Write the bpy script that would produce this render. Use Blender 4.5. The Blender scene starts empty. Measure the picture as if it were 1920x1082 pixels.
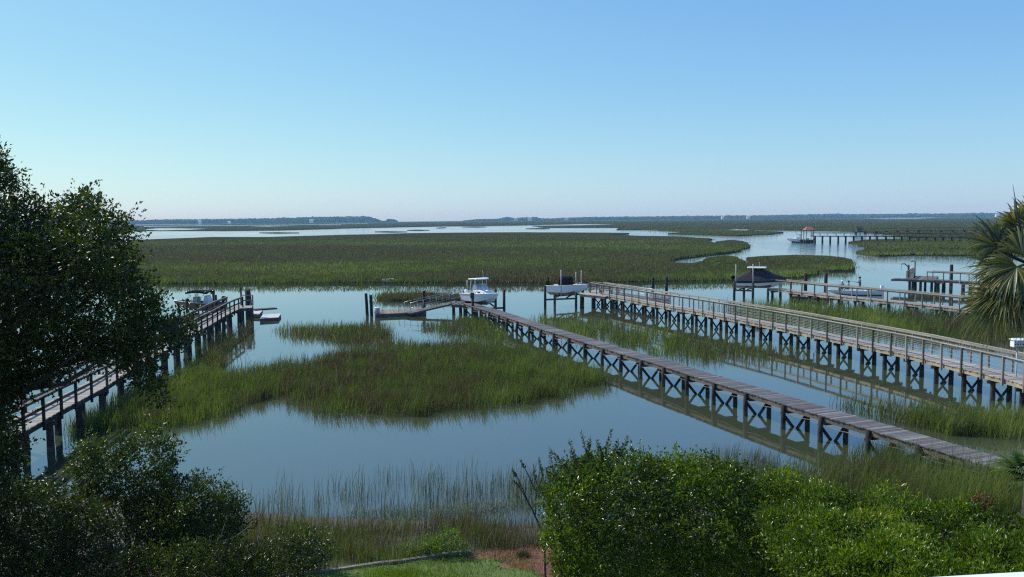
import bpy, math, random
import numpy as np
from mathutils import Vector, Matrix
sc = bpy.context.scene
# ------------------------------------------------------------------ camera
F = 1600.0; CH = 9.0; ROLL = 0.0085; PITCH = math.atan((541 - 410) / F)
cR = np.array([1., 0, 0]); cU = np.array([0, math.sin(PITCH), math.cos(PITCH)]); cF = np.array([0, math.cos(PITCH), -math.sin(PITCH)])
_c, _s = math.cos(ROLL), math.sin(ROLL)
camR = _c * cR - _s * cU; camU = _s * cR + _c * cU
cd = bpy.data.cameras.new('camera'); cam = bpy.data.objects.new('camera', cd); sc.collection.objects.link(cam)
cd.sensor_width = 36; cd.lens = 36 * F / 1920; cd.clip_start = 0.1; cd.clip_end = 40000
cam.matrix_world = Matrix(((camR[0], camU[0], -cF[0], 0), (camR[1], camU[1], -cF[1], 0), (camR[2], camU[2], -cF[2], CH), (0, 0, 0, 1)))
sc.camera = cam
# ------------------------------------------------------------------ sky, sun, exposure
SUN_EL = math.radians(48); SUN_AZ = math.radians(-62)      # azimuth from +Y, negative = to the left
w = bpy.data.worlds.new('World'); sc.world = w; w.use_nodes = True
nt = w.node_tree; sky = nt.nodes.new('ShaderNodeTexSky'); sky.sky_type = 'NISHITA'; sky.sun_disc = False
sky.sun_elevation = SUN_EL; sky.sun_rotation = SUN_AZ; sky.altitude = 0; sky.air_density = 1.0; sky.dust_density = 0.5; sky.ozone_density = 3.0
# camera-like response of the sky colour: per channel gain and power on the Sky Texture
sp = nt.nodes.new('ShaderNodeSeparateColor'); cb = nt.nodes.new('ShaderNodeCombineColor'); nt.links.new(sky.outputs[0], sp.inputs[0])
for k, (pw, gn) in enumerate(((0.9, 0.875), (0.74, 1.065), (0.25, 0.99))):
    a = nt.nodes.new('ShaderNodeMath'); a.operation = 'MULTIPLY'; a.inputs[1].default_value = 0.1; nt.links.new(sp.outputs[k], a.inputs[0])
    p_ = nt.nodes.new('ShaderNodeMath'); p_.operation = 'POWER'; p_.inputs[1].default_value = pw; nt.links.new(a.outputs[0], p_.inputs[0])
    g_ = nt.nodes.new('ShaderNodeMath'); g_.operation = 'MULTIPLY'; g_.inputs[1].default_value = gn * 10; nt.links.new(p_.outputs[0], g_.inputs[0]); nt.links.new(g_.outputs[0], cb.inputs[k])
nt.links.new(cb.outputs[0], nt.nodes['Background'].inputs[0]); nt.nodes['Background'].inputs[1].default_value = 0.1
sl = bpy.data.lights.new('sun', 'SUN'); sl.energy = 4.8; sl.angle = math.radians(0.53); sl.color = (1, 0.95, 0.87)
so = bpy.data.objects.new('sun', sl); sc.collection.objects.link(so)
SD = Vector((math.sin(SUN_AZ) * math.cos(SUN_EL), math.cos(SUN_AZ) * math.cos(SUN_EL), math.sin(SUN_EL)))
so.rotation_euler = SD.to_track_quat('Z', 'Y').to_euler(); so.location = (-30, 20, 60)
sc.view_settings.view_transform = 'Standard'; sc.view_settings.look = 'None'; sc.view_settings.exposure = 0.0; sc.view_settings.gamma = 1
cy = sc.cycles; cy.max_bounces = 6; cy.diffuse_bounces = 2; cy.glossy_bounces = 3; cy.transmission_bounces = 4; cy.transparent_max_bounces = 6; cy.volume_bounces = 0
cy.sample_clamp_indirect = 4
try:
    cy.use_denoising = False; cy.filter_width = 1.2
except Exception: pass

# ------------------------------------------------------------------ helpers
rng = np.random.default_rng(7); random.seed(7)
def ray(px, py):
    u = (np.asarray(px, float) - 960) / F; v = (541 - np.asarray(py, float)) / F
    return u[..., None] * camR + v[..., None] * camU + cF
def at(px, py, z=0.0):                     # point of a pixel's ray at height z
    r = ray(px, py); t = (np.asarray(z) - CH) / r[..., 2]
    return np.array([0, 0, CH]) + r * t[..., None]
def YD(px, py, y):                         # point of a pixel's ray at depth y
    r = ray(px, py); return np.array([0, 0, CH]) + r * (np.asarray(y, float) / r[..., 1])[..., None]
def shore_y(x): return np.interp(x, [-30, -12, -8, 0, 3, 9, 13, 20, 40], [28.5, 27, 25.6, 24.7, 25, 28, 30.8, 32.3, 33])
def gz(x, y):                              # bank height
    d = shore_y(x) - np.asarray(y, float)
    return np.interp(d, [-12, -4, 0, 2, 6, 9, 30], [-0.9, -0.35, 0.0, 0.3, 0.85, 1.05, 1.5])
def at_ground(px, py):
    p = at(px, py, 0.5)
    for _ in range(12): p = at(px, py, gz(p[..., 0], p[..., 1]))
    return p
def _h(i, j, k): 
    n = np.sin(i * 127.1 + j * 311.7 + k * 74.7) * 43758.5453
    return n - np.floor(n)
def vnoise(x, y, k=0):
    i = np.floor(x); j = np.floor(y); f = x - i; g = y - j; f = f * f * (3 - 2 * f); g = g * g * (3 - 2 * g)
    return (_h(i, j, k) * (1 - f) + _h(i + 1, j, k) * f) * (1 - g) + (_h(i, j + 1, k) * (1 - f) + _h(i + 1, j + 1, k) * f) * g
def fbm(x, y, k=0, o=4):
    s = 0; a = 0.5; t = 0
    for q in range(o): s = s + a * vnoise(x * 2 ** q, y * 2 ** q, k + q); t += a; a *= 0.55
    return s / t
def inpoly(px, py, poly):
    P = np.array(poly, float); r = np.zeros(px.shape, bool); n = len(P)
    for a in range(n):
        x1, y1 = P[a]; x2, y2 = P[(a + 1) % n]
        if y1 == y2: continue
        r ^= ((y1 > py) != (y2 > py)) & (px < (x2 - x1) * (py - y1) / (y2 - y1) + x1)
    return r
def edgedist(px, py, poly):
    P = np.array(poly, float); d = np.full(px.shape, 1e9); n = len(P)
    for a in range(n):
        A = P[a]; B = P[(a + 1) % n]; ab = B - A
        t = np.clip(((px - A[0]) * ab[0] + (py - A[1]) * ab[1]) / (ab @ ab + 1e-9), 0, 1)
        d = np.minimum(d, np.hypot(px - A[0] - t * ab[0], py - A[1] - t * ab[1]))
    return d
def sample_poly(poly, n):
    P = np.array(poly, float); lo = P.min(0); hi = P.max(0); X = []; Yy = []; c = 0
    while c < n:
        x = rng.uniform(lo[0], hi[0], n * 2); y = rng.uniform(lo[1], hi[1], n * 2); m = inpoly(x, y, poly)
        X.append(x[m]); Yy.append(y[m]); c += m.sum()
    return np.concatenate(X)[:n], np.concatenate(Yy)[:n]
def poly_area(poly):
    P = np.array(poly, float); x, y = P.T
    return abs((x * np.roll(y, -1) - y * np.roll(x, -1)).sum()) / 2

def link(o, parent=None):
    sc.collection.objects.link(o)
    if parent is not None: o.parent = parent
    return o
def tag(o, label=None, cat=None, group=None, kind=None):
    if label: o['label'] = label
    if cat: o['category'] = cat
    if group: o['group'] = group
    if kind: o['kind'] = kind
    return o
def empty(name, loc, rz=0.0, label=None, cat=None, group=None):
    o = bpy.data.objects.new(name, None); o.location = [float(v) for v in loc]; o.rotation_euler = (0, 0, rz); o.empty_display_size = 0.3
    link(o); return tag(o, label, cat, group)
def np_obj(name, V, loops, starts, tint, mat, parent=None, smooth=False):
    me = bpy.data.meshes.new(name); me.vertices.add(len(V)); me.vertices.foreach_set('co', np.ascontiguousarray(V, np.float32).ravel())
    me.loops.add(len(loops)); me.loops.foreach_set('vertex_index', np.ascontiguousarray(loops, np.int32))
    me.polygons.add(len(starts)); me.polygons.foreach_set('loop_start', np.ascontiguousarray(starts, np.int32))
    if smooth: me.polygons.foreach_set('use_smooth', np.ones(len(starts), bool))
    me.update(calc_edges=True)
    a = me.attributes.new('tint', 'FLOAT', 'FACE'); a.data.foreach_set('value', np.ascontiguousarray(tint, np.float32))
    me.materials.append(mat); o = bpy.data.objects.new(name, me); return link(o, parent)
class MB:
    """collects boxes, bars, tubes and lofts, links them as one mesh"""
    def __init__(s): s.v = []; s.f = []; s.t = []; s.sm = []; s.mi = []
    def add(s, vs, fs, t=0.5, smooth=False, mi=0):
        b = len(s.v); s.v += [tuple(map(float, p)) for p in vs]
        for f in fs: s.f.append([b + i for i in f]); s.t.append(t); s.sm.append(smooth); s.mi.append(mi)
    def box(s, c, d, R=None, t=0.5, mi=0):
        c = np.array(c, float); hx, hy, hz = np.array(d) / 2.0
        q = np.array([[x, y, z] for z in (-hz, hz) for x, y in ((-hx, -hy), (hx, -hy), (hx, hy), (-hx, hy))])
        if R is not None: q = q @ np.array(R).T
        s.add(q + c, [(3, 2, 1, 0), (4, 5, 6, 7), (0, 1, 5, 4), (1, 2, 6, 5), (2, 3, 7, 6), (3, 0, 4, 7)], t, mi=mi)
    def bar(s, a, b, wd, ht, t=0.5, up=(0, 0, 1)):
        a = np.array(a, float); b = np.array(b, float); d = b - a; L = np.linalg.norm(d); d /= L
        up = np.array(up, float)
        if abs(d @ up) > 0.97: up = np.array([1., 0, 0])
        sd = np.cross(d, up); sd /= np.linalg.norm(sd); u = np.cross(sd, d)
        s.box((a + b) / 2, (L, wd, ht), np.column_stack([d, sd, u]), t)
    def tube(s, pts, rad, n=8, t=0.5, cap=True, smooth=True):
        pts = [np.array(p, float) for p in pts]
        if not hasattr(rad, '__len__'): rad = [rad] * len(pts)
        vs = []; prev = None
        for i, p in enumerate(pts):
            d = pts[min(i + 1, len(pts) - 1)] - pts[max(i - 1, 0)]; d = d / (np.linalg.norm(d) + 1e-9)
            if prev is None: prev = np.cross(d, (0, 0, 1) if abs(d[2]) < 0.9 else (1, 0, 0))
            x = prev - d * (prev @ d); x /= np.linalg.norm(x) + 1e-9; y = np.cross(d, x); prev = x
            for k in range(n):
                a = 2 * math.pi * k / n; vs.append(p + rad[i] * (math.cos(a) * x + math.sin(a) * y))
        m = len(pts); fs = [(i * n + k, i * n + (k + 1) % n, (i + 1) * n + (k + 1) % n, (i + 1) * n + k) for i in range(m - 1) for k in range(n)]
        if cap: fs += [tuple(range(n))[::-1], tuple((m - 1) * n + k for k in range(n))]
        s.add(vs, fs, t, smooth)
    def loft(s, rows, t=0.5, smooth=True, caps=True, mi=0):
        n = len(rows[0]); vs = [p for r in rows for p in r]
        fs = [(i * n + k, i * n + (k + 1) % n, (i + 1) * n + (k + 1) % n, (i + 1) * n + k) for i in range(len(rows) - 1) for k in range(n)]
        if caps: fs += [tuple(range(n))[::-1], tuple((len(rows) - 1) * n + k for k in range(n))]
        s.add(vs, fs, t, smooth, mi)
    def blob(s, c, r, t=0.5, seg=10, ring=6, jit=0.0):
        vs = []; c = np.array(c, float); r = np.array(r, float)
        for i in range(ring + 1):
            a = math.pi * i / ring
            for k in range(seg):
                b = 2 * math.pi * k / seg; q = 1 + (random.random() - .5) * jit
                vs.append(c + q * r * np.array([math.sin(a) * math.cos(b), math.sin(a) * math.sin(b), math.cos(a)]))
        s.add(vs, [(i * seg + k, (i + 1) * seg + k, (i + 1) * seg + (k + 1) % seg, i * seg + (k + 1) % seg) for i in range(ring) for k in range(seg)], t, True)
    def build(s, name, mat, parent=None, off=(0, 0, 0), bevel=0):
        V = np.array(s.v, float) - np.array(off, float)
        loops = [i for f in s.f for i in f]; st = np.cumsum([0] + [len(f) for f in s.f])[:-1]
        mats = mat if isinstance(mat, (list, tuple)) else [mat]
        o = np_obj(name, V, loops, st, s.t, mats[0], parent)
        for m in mats[1:]: o.data.materials.append(m)
        o.data.polygons.foreach_set('use_smooth', s.sm); o.data.polygons.foreach_set('material_index', s.mi)
        if bevel:
            b = o.modifiers.new('bevel', 'BEVEL'); b.width = bevel; b.segments = 2; b.limit_method = 'ANGLE'; b.angle_limit = 0.8
        return o

# ------------------------------------------------------------------ materials
def nmat(name):
    m = bpy.data.materials.new(name); m.use_nodes = True; t = m.node_tree; return m, t, t.nodes['Principled BSDF']
def N(t, typ, **k):
    n = t.nodes.new(typ)
    for a, b in k.items(): setattr(n, a, b)
    return n
def ramp(t, stops):
    r = N(t, 'ShaderNodeValToRGB'); e = r.color_ramp.elements
    while len(e) < len(stops): e.new(0.5)
    for q, (p, c) in zip(e, stops): q.position = p; q.color = (*c, 1)
    return r
def mixc(t, a, b, fac, mode='MIX'):
    m = N(t, 'ShaderNodeMix', data_type='RGBA', blend_type=mode)
    for sock, v in ((m.inputs[0], fac), (m.inputs[6], a), (m.inputs[7], b)):
        if hasattr(v, 'is_linked') or hasattr(v, 'links'): t.links.new(v, sock)
        else: sock.default_value = v if not isinstance(v, tuple) else (*v, 1)
    return m.outputs[2]
def noise(t, scale, detail=4, rough=0.6, vec=None, stretch=None):
    n = N(t, 'ShaderNodeTexNoise'); n.inputs['Scale'].default_value = scale; n.inputs['Detail'].default_value = detail; n.inputs['Roughness'].default_value = rough
    co = N(t, 'ShaderNodeTexCoord').outputs['Object'] if vec is None else vec
    if stretch is not None:
        mp = N(t, 'ShaderNodeMapping'); mp.inputs['Scale'].default_value = stretch; t.links.new(co, mp.inputs[0]); co = mp.outputs[0]
    t.links.new(co, n.inputs['Vector']); return n.outputs[0]
def tinted(name, stops, rough=0.8, nscale=6.0, namt=0.35, spec=0.3, stretch=None, bump=0.0):
    m, t, b = nmat(name); a = N(t, 'ShaderNodeAttribute', attribute_name='tint'); nz = noise(t, nscale, stretch=stretch)
    ad = N(t, 'ShaderNodeMath', operation='MULTIPLY_ADD'); t.links.new(nz, ad.inputs[0]); ad.inputs[1].default_value = namt * 2; 
    sb = N(t, 'ShaderNodeMath', operation='SUBTRACT'); t.links.new(a.outputs['Fac'], sb.inputs[0]); sb.inputs[1].default_value = namt; t.links.new(sb.outputs[0], ad.inputs[2])
    r = ramp(t, stops); t.links.new(ad.outputs[0], r.inputs[0]); t.links.new(r.outputs[0], b.inputs['Base Color'])
    b.inputs['Roughness'].default_value = rough; b.inputs['Specular IOR Level'].default_value = spec
    if bump:
        bp = N(t, 'ShaderNodeBump'); bp.inputs['Strength'].default_value = bump; bp.inputs['Distance'].default_value = 0.02; t.links.new(nz, bp.inputs['Height']); t.links.new(bp.outputs[0], b.inputs['Normal'])
    return m
def leafmat(name, stops, rough=0.45, trans=0.3, spec=0.4):
    m, t, b = nmat(name); a = N(t, 'ShaderNodeAttribute', attribute_name='tint'); r = ramp(t, stops); t.links.new(a.outputs['Fac'], r.inputs[0])
    t.links.new(r.outputs[0], b.inputs['Base Color']); b.inputs['Roughness'].default_value = rough; b.inputs['Specular IOR Level'].default_value = spec
    tr = N(t, 'ShaderNodeBsdfTranslucent'); hs = N(t, 'ShaderNodeHueSaturation'); hs.inputs['Saturation'].default_value = 1.15; hs.inputs['Value'].default_value = 1.3
    t.links.new(r.outputs[0], hs.inputs['Color']); t.links.new(hs.outputs[0], tr.inputs[0])
    mx = N(t, 'ShaderNodeMixShader'); mx.inputs[0].default_value = trans; t.links.new(b.outputs[0], mx.inputs[1]); t.links.new(tr.outputs[0], mx.inputs[2])
    t.links.new(mx.outputs[0], t.nodes['Material Output'].inputs[0]); return m
def plain(name, col, rough=0.5, spec=0.5, metal=0.0, dirt=0.12):
    m, t, b = nmat(name); nz = noise(t, 3.0, 5)
    t.links.new(mixc(t, tuple(c * (1 - dirt) for c in col), tuple(min(1, c * (1 + dirt)) for c in col), nz), b.inputs['Base Color'])
    b.inputs['Roughness'].default_value = rough; b.inputs['Specular IOR Level'].default_value = spec; b.inputs['Metallic'].default_value = metal; return m
M = {}
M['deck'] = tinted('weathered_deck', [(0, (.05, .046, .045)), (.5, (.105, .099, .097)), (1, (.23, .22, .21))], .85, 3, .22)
_m = M['deck']
M['decklight'] = tinted('pale_deck', [(0, (.16, .14, .115)), (.5, (.31, .28, .235)), (1, (.45, .41, .35))], .85, 3, .2)
M['rail'] = tinted('rail_wood', [(0, (.13, .11, .09)), (.5, (.27, .24, .20)), (1, (.42, .39, .34))], .8, 4, .25)
M['post'] = tinted('post_wood', [(0, (.09, .07, .055)), (.5, (.19, .155, .12)), (1, (.30, .26, .21))], .85, 4, .25)
M['beam'] = tinted('beam_wood', [(0, (.045, .038, .033)), (.5, (.10, .085, .072)), (1, (.2, .17, .14))], .9, 3, .3)
M['beamlight'] = tinted('pale_beam', [(0, (.2, .16, .11)), (.5, (.36, .3, .21)), (1, (.5, .43, .32))], .85, 3, .25)
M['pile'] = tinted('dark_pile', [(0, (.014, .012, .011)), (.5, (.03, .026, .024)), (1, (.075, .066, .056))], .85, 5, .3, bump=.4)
t = M['pile'].node_tree; b = t.nodes['Principled BSDF']; src = b.inputs['Base Color'].links[0].from_socket; sz = N(t, 'ShaderNodeSeparateXYZ'); t.links.new(N(t, 'ShaderNodeNewGeometry').outputs['Position'], sz.inputs[0])
wl = N(t, 'ShaderNodeMath', operation='MULTIPLY_ADD'); t.links.new(noise(t, 7), wl.inputs[0]); wl.inputs[1].default_value = .5; t.links.new(sz.outputs[2], wl.inputs[2]); rr_ = ramp(t, [(.40, (1, 1, 1)), (.58, (0, 0, 0))]); t.links.new(wl.outputs[0], rr_.inputs[0])
t.links.new(mixc(t, src, (.085, .08, .06), rr_.outputs[0]), b.inputs['Base Color'])      # barnacle and tide stain near the waterline
M['white'] = plain('white_gelcoat', (.78, .79, .78), .25, .5, dirt=.04)
M['tan'] = plain('tan_bottom', (.22, .18, .14), .5, .3)
M['black'] = plain('black_canvas', (.010, .010, .014), .9, .05, dirt=.3)
M['cover'] = plain('purple_black_canvas', (.045, .036, .045), .9, .08, dirt=.25)
M['brownhull'] = plain('brown_hull', (.14, .085, .07), .4, .4)
M['metal'] = plain('aluminium', (.5, .52, .54), .35, .5, .8)
M['darkmetal'] = plain('dark_metal', (.035, .04, .045), .5, .4)
M['pvc'] = plain('white_pvc', (.7, .7, .68), .4)
M['grey'] = plain('grey_plastic', (.38, .37, .35), .6)
M['red'] = plain('red_roof', (.30, .10, .07), .6)
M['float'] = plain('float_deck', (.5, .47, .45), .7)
m, t, b = nmat('window_glass'); b.inputs['Base Color'].default_value = (.35, .45, .52, 1); b.inputs['Roughness'].default_value = .08; b.inputs['Alpha'].default_value = .55; M['glass'] = m
SP = [(0, (.082, .064, .034)), (.22, (.085, .080, .034)), (.42, (.078, .098, .026)), (.7, (.100, .142, .027)), (1, (.20, .235, .06))]
M['grass'] = leafmat('cordgrass', SP, .6, .38, .2)
M['straw'] = leafmat('dry_reed', [(0, (.06, .042, .028)), (.3, (.07, .062, .03)), (.55, (.05, .07, .022)), (.85, (.09, .12, .035)), (1, (.3, .26, .17))], .65, .3, .2)
M['lawn'] = leafmat('lawn_blades', [(0, (.06, .09, .015)), (1, (.16, .24, .03))], .6, .35, .2)
M['straw_red'] = leafmat('pine_straw', [(0, (.09, .035, .018)), (.6, (.22, .10, .055)), (1, (.36, .21, .13))], .8, .05, .2)
M['oak'] = leafmat('oak_leaf', [(0, (.014, .018, .004)), (.6, (.042, .062, .009)), (1, (.11, .15, .022))], .36, .28, .35)
M['shrub'] = leafmat('shrub_leaf', [(0, (.02, .026, .006)), (.6, (.062, .095, .012)), (1, (.13, .18, .025))], .38, .3, .38)
M['bush'] = leafmat('bush_leaf', [(0, (.035, .045, .006)), (.5, (.092, .15, .009)), (.85, (.16, .245, .014)), (1, (.22, .30, .03))], .27, .36, .42)
M['hedge'] = leafmat('hedge_leaf', [(0, (.028, .038, .006)), (.45, (.085, .145, .010)), (.78, (.18, .26, .018)), (.95, (.27, .29, .035)), (1, (.32, .19, .045))], .3, .38, .42)
M['bright'] = leafmat('bright_leaf', [(0, (.07, .12, .02)), (1, (.2, .3, .04))], .5, .35, .3)
M['redleaf'] = leafmat('red_leaf', [(0, (.05, .012, .012)), (.6, (.13, .022, .022)), (1, (.2, .08, .05))], .5, .25, .3)
M['palm'] = leafmat('palm_leaf', [(0, (.05, .058, .014)), (.45, (.12, .13, .03)), (.75, (.26, .25, .075)), (.9, (.36, .23, .06)), (1, (.45, .41, .24))], .36, .38, .45)
M['fan'] = leafmat('fan_palm_leaf', [(0, (.04, .07, .012)), (.6, (.11, .18, .022)), (1, (.28, .28, .08))], .35, .25, .5)
M['bark'] = tinted('bark', [(0, (.03, .025, .022)), (.5, (.07, .06, .052)), (1, (.15, .13, .11))], .9, 9, .4, bump=.6)
M['twig'] = tinted('twig', [(0, (.05, .04, .032)), (.5, (.12, .1, .08)), (1, (.25, .22, .18))], .9, 9, .3)
# water: turbid tidal water under a Fresnel surface, light ripples
m, t, b = nmat('tidal_water'); b.inputs['Base Color'].default_value = (.046, .056, .030, 1); b.inputs['Roughness'].default_value = .035; b.inputs['IOR'].default_value = 2.4
geo = N(t, 'ShaderNodeNewGeometry').outputs['Position']
n1 = noise(t, 1.3, 3, .6, geo, (1, .5, 1)); n2 = noise(t, .02, 3, .6, geo, (1, .35, 1))
r2 = ramp(t, [(.40, (.011, .011, .011)), (.7, (.08, .08, .08))]); t.links.new(n2, r2.inputs[0])
bp = N(t, 'ShaderNodeBump'); bp.inputs['Distance'].default_value = .15; sx = N(t, 'ShaderNodeSeparateXYZ'); t.links.new(geo, sx.inputs[0]); mr = N(t, 'ShaderNodeMapRange'); mr.inputs[1].default_value = 110; mr.inputs[2].default_value = 260; mr.inputs[3].default_value = 1; mr.inputs[4].default_value = 26.0; t.links.new(sx.outputs[1], mr.inputs[0])
ml = N(t, 'ShaderNodeMath', operation='MULTIPLY'); t.links.new(r2.outputs[0], ml.inputs[0]); t.links.new(mr.outputs[0], ml.inputs[1]); t.links.new(ml.outputs[0], bp.inputs['Strength']); t.links.new(n1, bp.inputs['Height']); t.links.new(bp.outputs[0], b.inputs['Normal'])
M['water'] = m
m, t, b = nmat('mud'); nz = noise(t, 2.2, 6)
r = ramp(t, [(.3, (.035, .028, .02)), (.6, (.075, .06, .042)), (.8, (.12, .1, .075))]); t.links.new(nz, r.inputs[0]); t.links.new(r.outputs[0], b.inputs['Base Color']); b.inputs['Roughness'].default_value = .7; M['mud'] = m
m, t, b = nmat('marsh_flat'); geo = N(t, 'ShaderNodeNewGeometry').outputs['Position']
a1 = noise(t, .012, 6, .62, geo, (.6, 1.0, 1)); r = ramp(t, [(.34, (.050, .036, .026)), (.46, (.054, .050, .026)), (.55, (.045, .060, .020)), (.68, (.066, .092, .026))]); t.links.new(a1, r.inputs[0])
a2 = noise(t, .8, 4, .7, geo); t.links.new(mixc(t, r.outputs[0], (.03, .03, .014), a2), b.inputs['Base Color']); b.inputs['Roughness'].default_value = 1; b.inputs['Specular IOR Level'].default_value = 0; M['marsh'] = m
m, t, b = nmat('lawn_ground'); nz = noise(t, 3, 5); t.links.new(mixc(t, (.05, .08, .015), (.12, .17, .03), nz), b.inputs['Base Color']); b.inputs['Roughness'].default_value = .9; M['lawnground'] = m
m, t, b = nmat('mulch'); nz = noise(t, 9, 6, .7); r = ramp(t, [(.3, (.06, .025, .015)), (.55, (.19, .085, .05)), (.75, (.28, .15, .09))]); t.links.new(nz, r.inputs[0]); t.links.new(r.outputs[0], b.inputs['Base Color']); b.inputs['Roughness'].default_value = .9; M['mulch'] = m
m, t, b = nmat('far_wood_leaves'); nz = noise(t, .05, 5); t.links.new(mixc(t, (.016, .022, .012), (.05, .062, .03), nz), b.inputs['Base Color']); b.inputs['Roughness'].default_value = 1; b.inputs['Specular IOR Level'].default_value = 0; M['farwood'] = m

# ------------------------------------------------------------------ setting: ground, water
def sheet(name, x0, x1, y0, y1, z, mat, label, cat):
    mb = MB(); mb.add([(x0, y0, z), (x1, y0, z), (x1, y1, z), (x0, y1, z)], [(0, 1, 2, 3)]); o = mb.build(name, mat); return tag(o, label, cat, kind='structure')
sheet('water', -12000, 12000, 22, 16000, 0.0, M['water'], 'calm blue tidal creek water winding through the salt marsh', 'water')
# one ground sheet: the bank near the house, sinking to the creek bed, out to the horizon
xs = np.concatenate([[-14000, -3000, -600, -150], np.linspace(-60, 60, 121), [150, 600, 3000, 14000]])
ys = np.concatenate([[-60, -10], np.linspace(0, 48, 97), [80, 200, 1000, 5000, 18000]])
gx, gy = np.meshgrid(xs, ys); gzz = gz(gx, gy) + (fbm(gx * .9, gy * .9, 3) - .5) * .16 * ((gy > 4) & (gy < 46))
V = np.stack([gx, gy, gzz], -1).reshape(-1, 3); nx = len(xs); ii = (np.arange(len(ys) - 1)[:, None] * nx + np.arange(nx - 1)).ravel()
L = np.stack([ii, ii + 1, ii + nx + 1, ii + nx], 1)
tag(np_obj('ground', V, L.ravel(), np.arange(len(L)) * 4, np.full(len(L), .5), M['mud'], smooth=True), 'dark muddy bank and creek bed below the house', 'ground', kind='structure')
def gnd(x, y): return gz(x, y) + (fbm(np.asarray(x) * .9, np.asarray(y) * .9, 3) - .5) * .16

def drape(name, poly, mat, lift, label, cat):
    import bmesh
    bm = bmesh.new(); x0, y0 = np.min(poly, 0); x1, y1 = np.max(poly, 0)
    P = at_ground(*np.array(poly, float).T); lo = P.min(0); hi = P.max(0); st = .07
    X = np.arange(lo[0], hi[0] + st, st); Yv = np.arange(lo[1], hi[1] + st, st); GX, GY = np.meshgrid(X, Yv); Z = gnd(GX, GY) + lift
    vs = np.stack([GX, GY, Z], -1).reshape(-1, 3); n = len(X); loops = []
    wp = [tuple(p[:2]) for p in P]
    cx = (GX[:-1, :-1] + st / 2); cyy = (GY[:-1, :-1] + st / 2); jit = (fbm(cx * 2.2, cyy * 2.2, 9) - .5) * .9
    m = inpoly(cx + jit, cyy + jit, wp); i = (np.arange(len(Yv) - 1)[:, None] * n + np.arange(n - 1))[m]
    L = np.stack([i, i + 1, i + n + 1, i + n], 1)
    used, inv = np.unique(L, return_inverse=True)
    return tag(np_obj(name, vs[used], inv.ravel(), np.arange(len(L)) * 4, np.full(len(L), .5), mat, smooth=True), label, cat, kind='structure')
LAWN = [(470, 1120), (545, 1084), (700, 1066), (880, 1046), (930, 1052), (960, 1068), (1035, 1100), (1060, 1180), (470, 1180)]
MULCH = [(880, 1044), (930, 1038), (1000, 1026), (1060, 1030), (1100, 1120), (1060, 1180), (1035, 1100), (960, 1068), (930, 1052)]
drape('lawn', LAWN, M['lawnground'], .05, 'small bright green lawn at the bottom edge', 'lawn')
drape('mulch_bed', MULCH, M['mulch'], .055, 'reddish pine straw mulch bed beside the round bush', 'mulch')

# marsh flats: low slabs of packed grass with real thickness
def slab(name, polys, z, label, zoff=0.0):
    import bmesh
    bm = bmesh.new()
    for k, poly in enumerate(polys):
        P = at(*np.array(poly, float).T, 0.0); zz = z + zoff * k
        # densify + roughen the bank line
        Q = []
        for a in range(len(P)):
            A, B = P[a], P[(a + 1) % len(P)]; m = max(1, min(14, int(np.linalg.norm(B - A) / (0.02 * abs(A[1]) + 2))))
            for q in range(m):
                p = A + (B - A) * q / m; Q.append(p)
        Q = np.array(Q); Q[:, :2] += (np.stack([vnoise(Q[:, 0] * .11, Q[:, 1] * .11, 5), vnoise(Q[:, 0] * .11, Q[:, 1] * .11, 6)], -1) - .5) * (0.012 * Q[:, 1:2])
        top = [bm.verts.new((p[0], p[1], zz)) for p in Q]; bot = [bm.verts.new((p[0], p[1], -.4)) for p in Q]
        f = bm.faces.new(top)
        for a in range(len(Q)):
            c = (a + 1) % len(Q); bm.faces.new((top[a], bot[a], bot[c], top[c]))
        bmesh.ops.recalc_face_normals(bm, faces=bm.faces[:]); bmesh.ops.triangulate(bm, faces=[f])
    me = bpy.data.meshes.new(name); bm.to_mesh(me); bm.free(); me.materials.append(M['marsh']); o = bpy.data.objects.new(name, me); link(o)
    return tag(o, label, 'marsh', kind='structure')
FIELD = [(-260, 539), (0, 536), (300, 532), (500, 531), (700, 530), (950, 531), (1100, 530), (1250, 527), (1400, 525), (1480, 520), (1537, 513), (1520, 509), (1470, 504), (1448, 499), (1440, 494), (1400, 497), (1345, 499), (1322, 494), (1300, 498), (1268, 497), (1257, 491), (1275, 485), (1330, 478), (1378, 472), (1404, 464), (1404, 456), (1375, 452), (1345, 455), (1335, 458), (1330, 454), (1338, 450), (1310, 448), (1260, 445), (1200, 444), (1150, 442), (1176, 438.5), (1130, 437.5), (980, 437), (800, 438), (620, 442.5), (500, 446), (400, 446), (270, 451), (0, 456), (-260, 462)]
ISLE_A = [(1322, 497), (1330, 487), (1360, 483), (1385, 486), (1395, 494), (1385, 500), (1345, 502)]
ISLE_B = [(1400, 487), (1430, 484), (1500, 482), (1560, 484), (1600, 491), (1603, 500), (1597, 507), (1550, 507), (1500, 504), (1450, 500), (1448, 494), (1420, 492)]
SMALL = [(700, 561), (705, 556), (740, 553), (780, 552), (830, 554), (862, 556), (868, 561), (830, 563), (780, 565), (730, 564)]
RIGHT = [(1595, 456), (1625, 452), (1700, 449), (1800, 447), (1960, 445), (1960, 469), (1860, 468), (1760, 467), (1760, 470), (1860, 473), (1960, 475), (1960, 480), (1790, 479), (1720, 478), (1640, 480), (1607, 475), (1625, 468), (1640, 464), (1612, 461)]
UPR = [(1155, 428), (1185, 426), (1260, 421), (1420, 417), (1600, 413), (1960, 409), (1960, 444), (1800, 445), (1700, 446), (1660, 440), (1620, 435), (1560, 433), (1500, 432), (1440, 432), (1400, 431), (1410, 434), (1468, 436), (1440, 440), (1380, 443), (1320, 441), (1255, 439), (1280, 436), (1320, 435), (1260, 434), (1210, 431), (1165, 431)]
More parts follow.
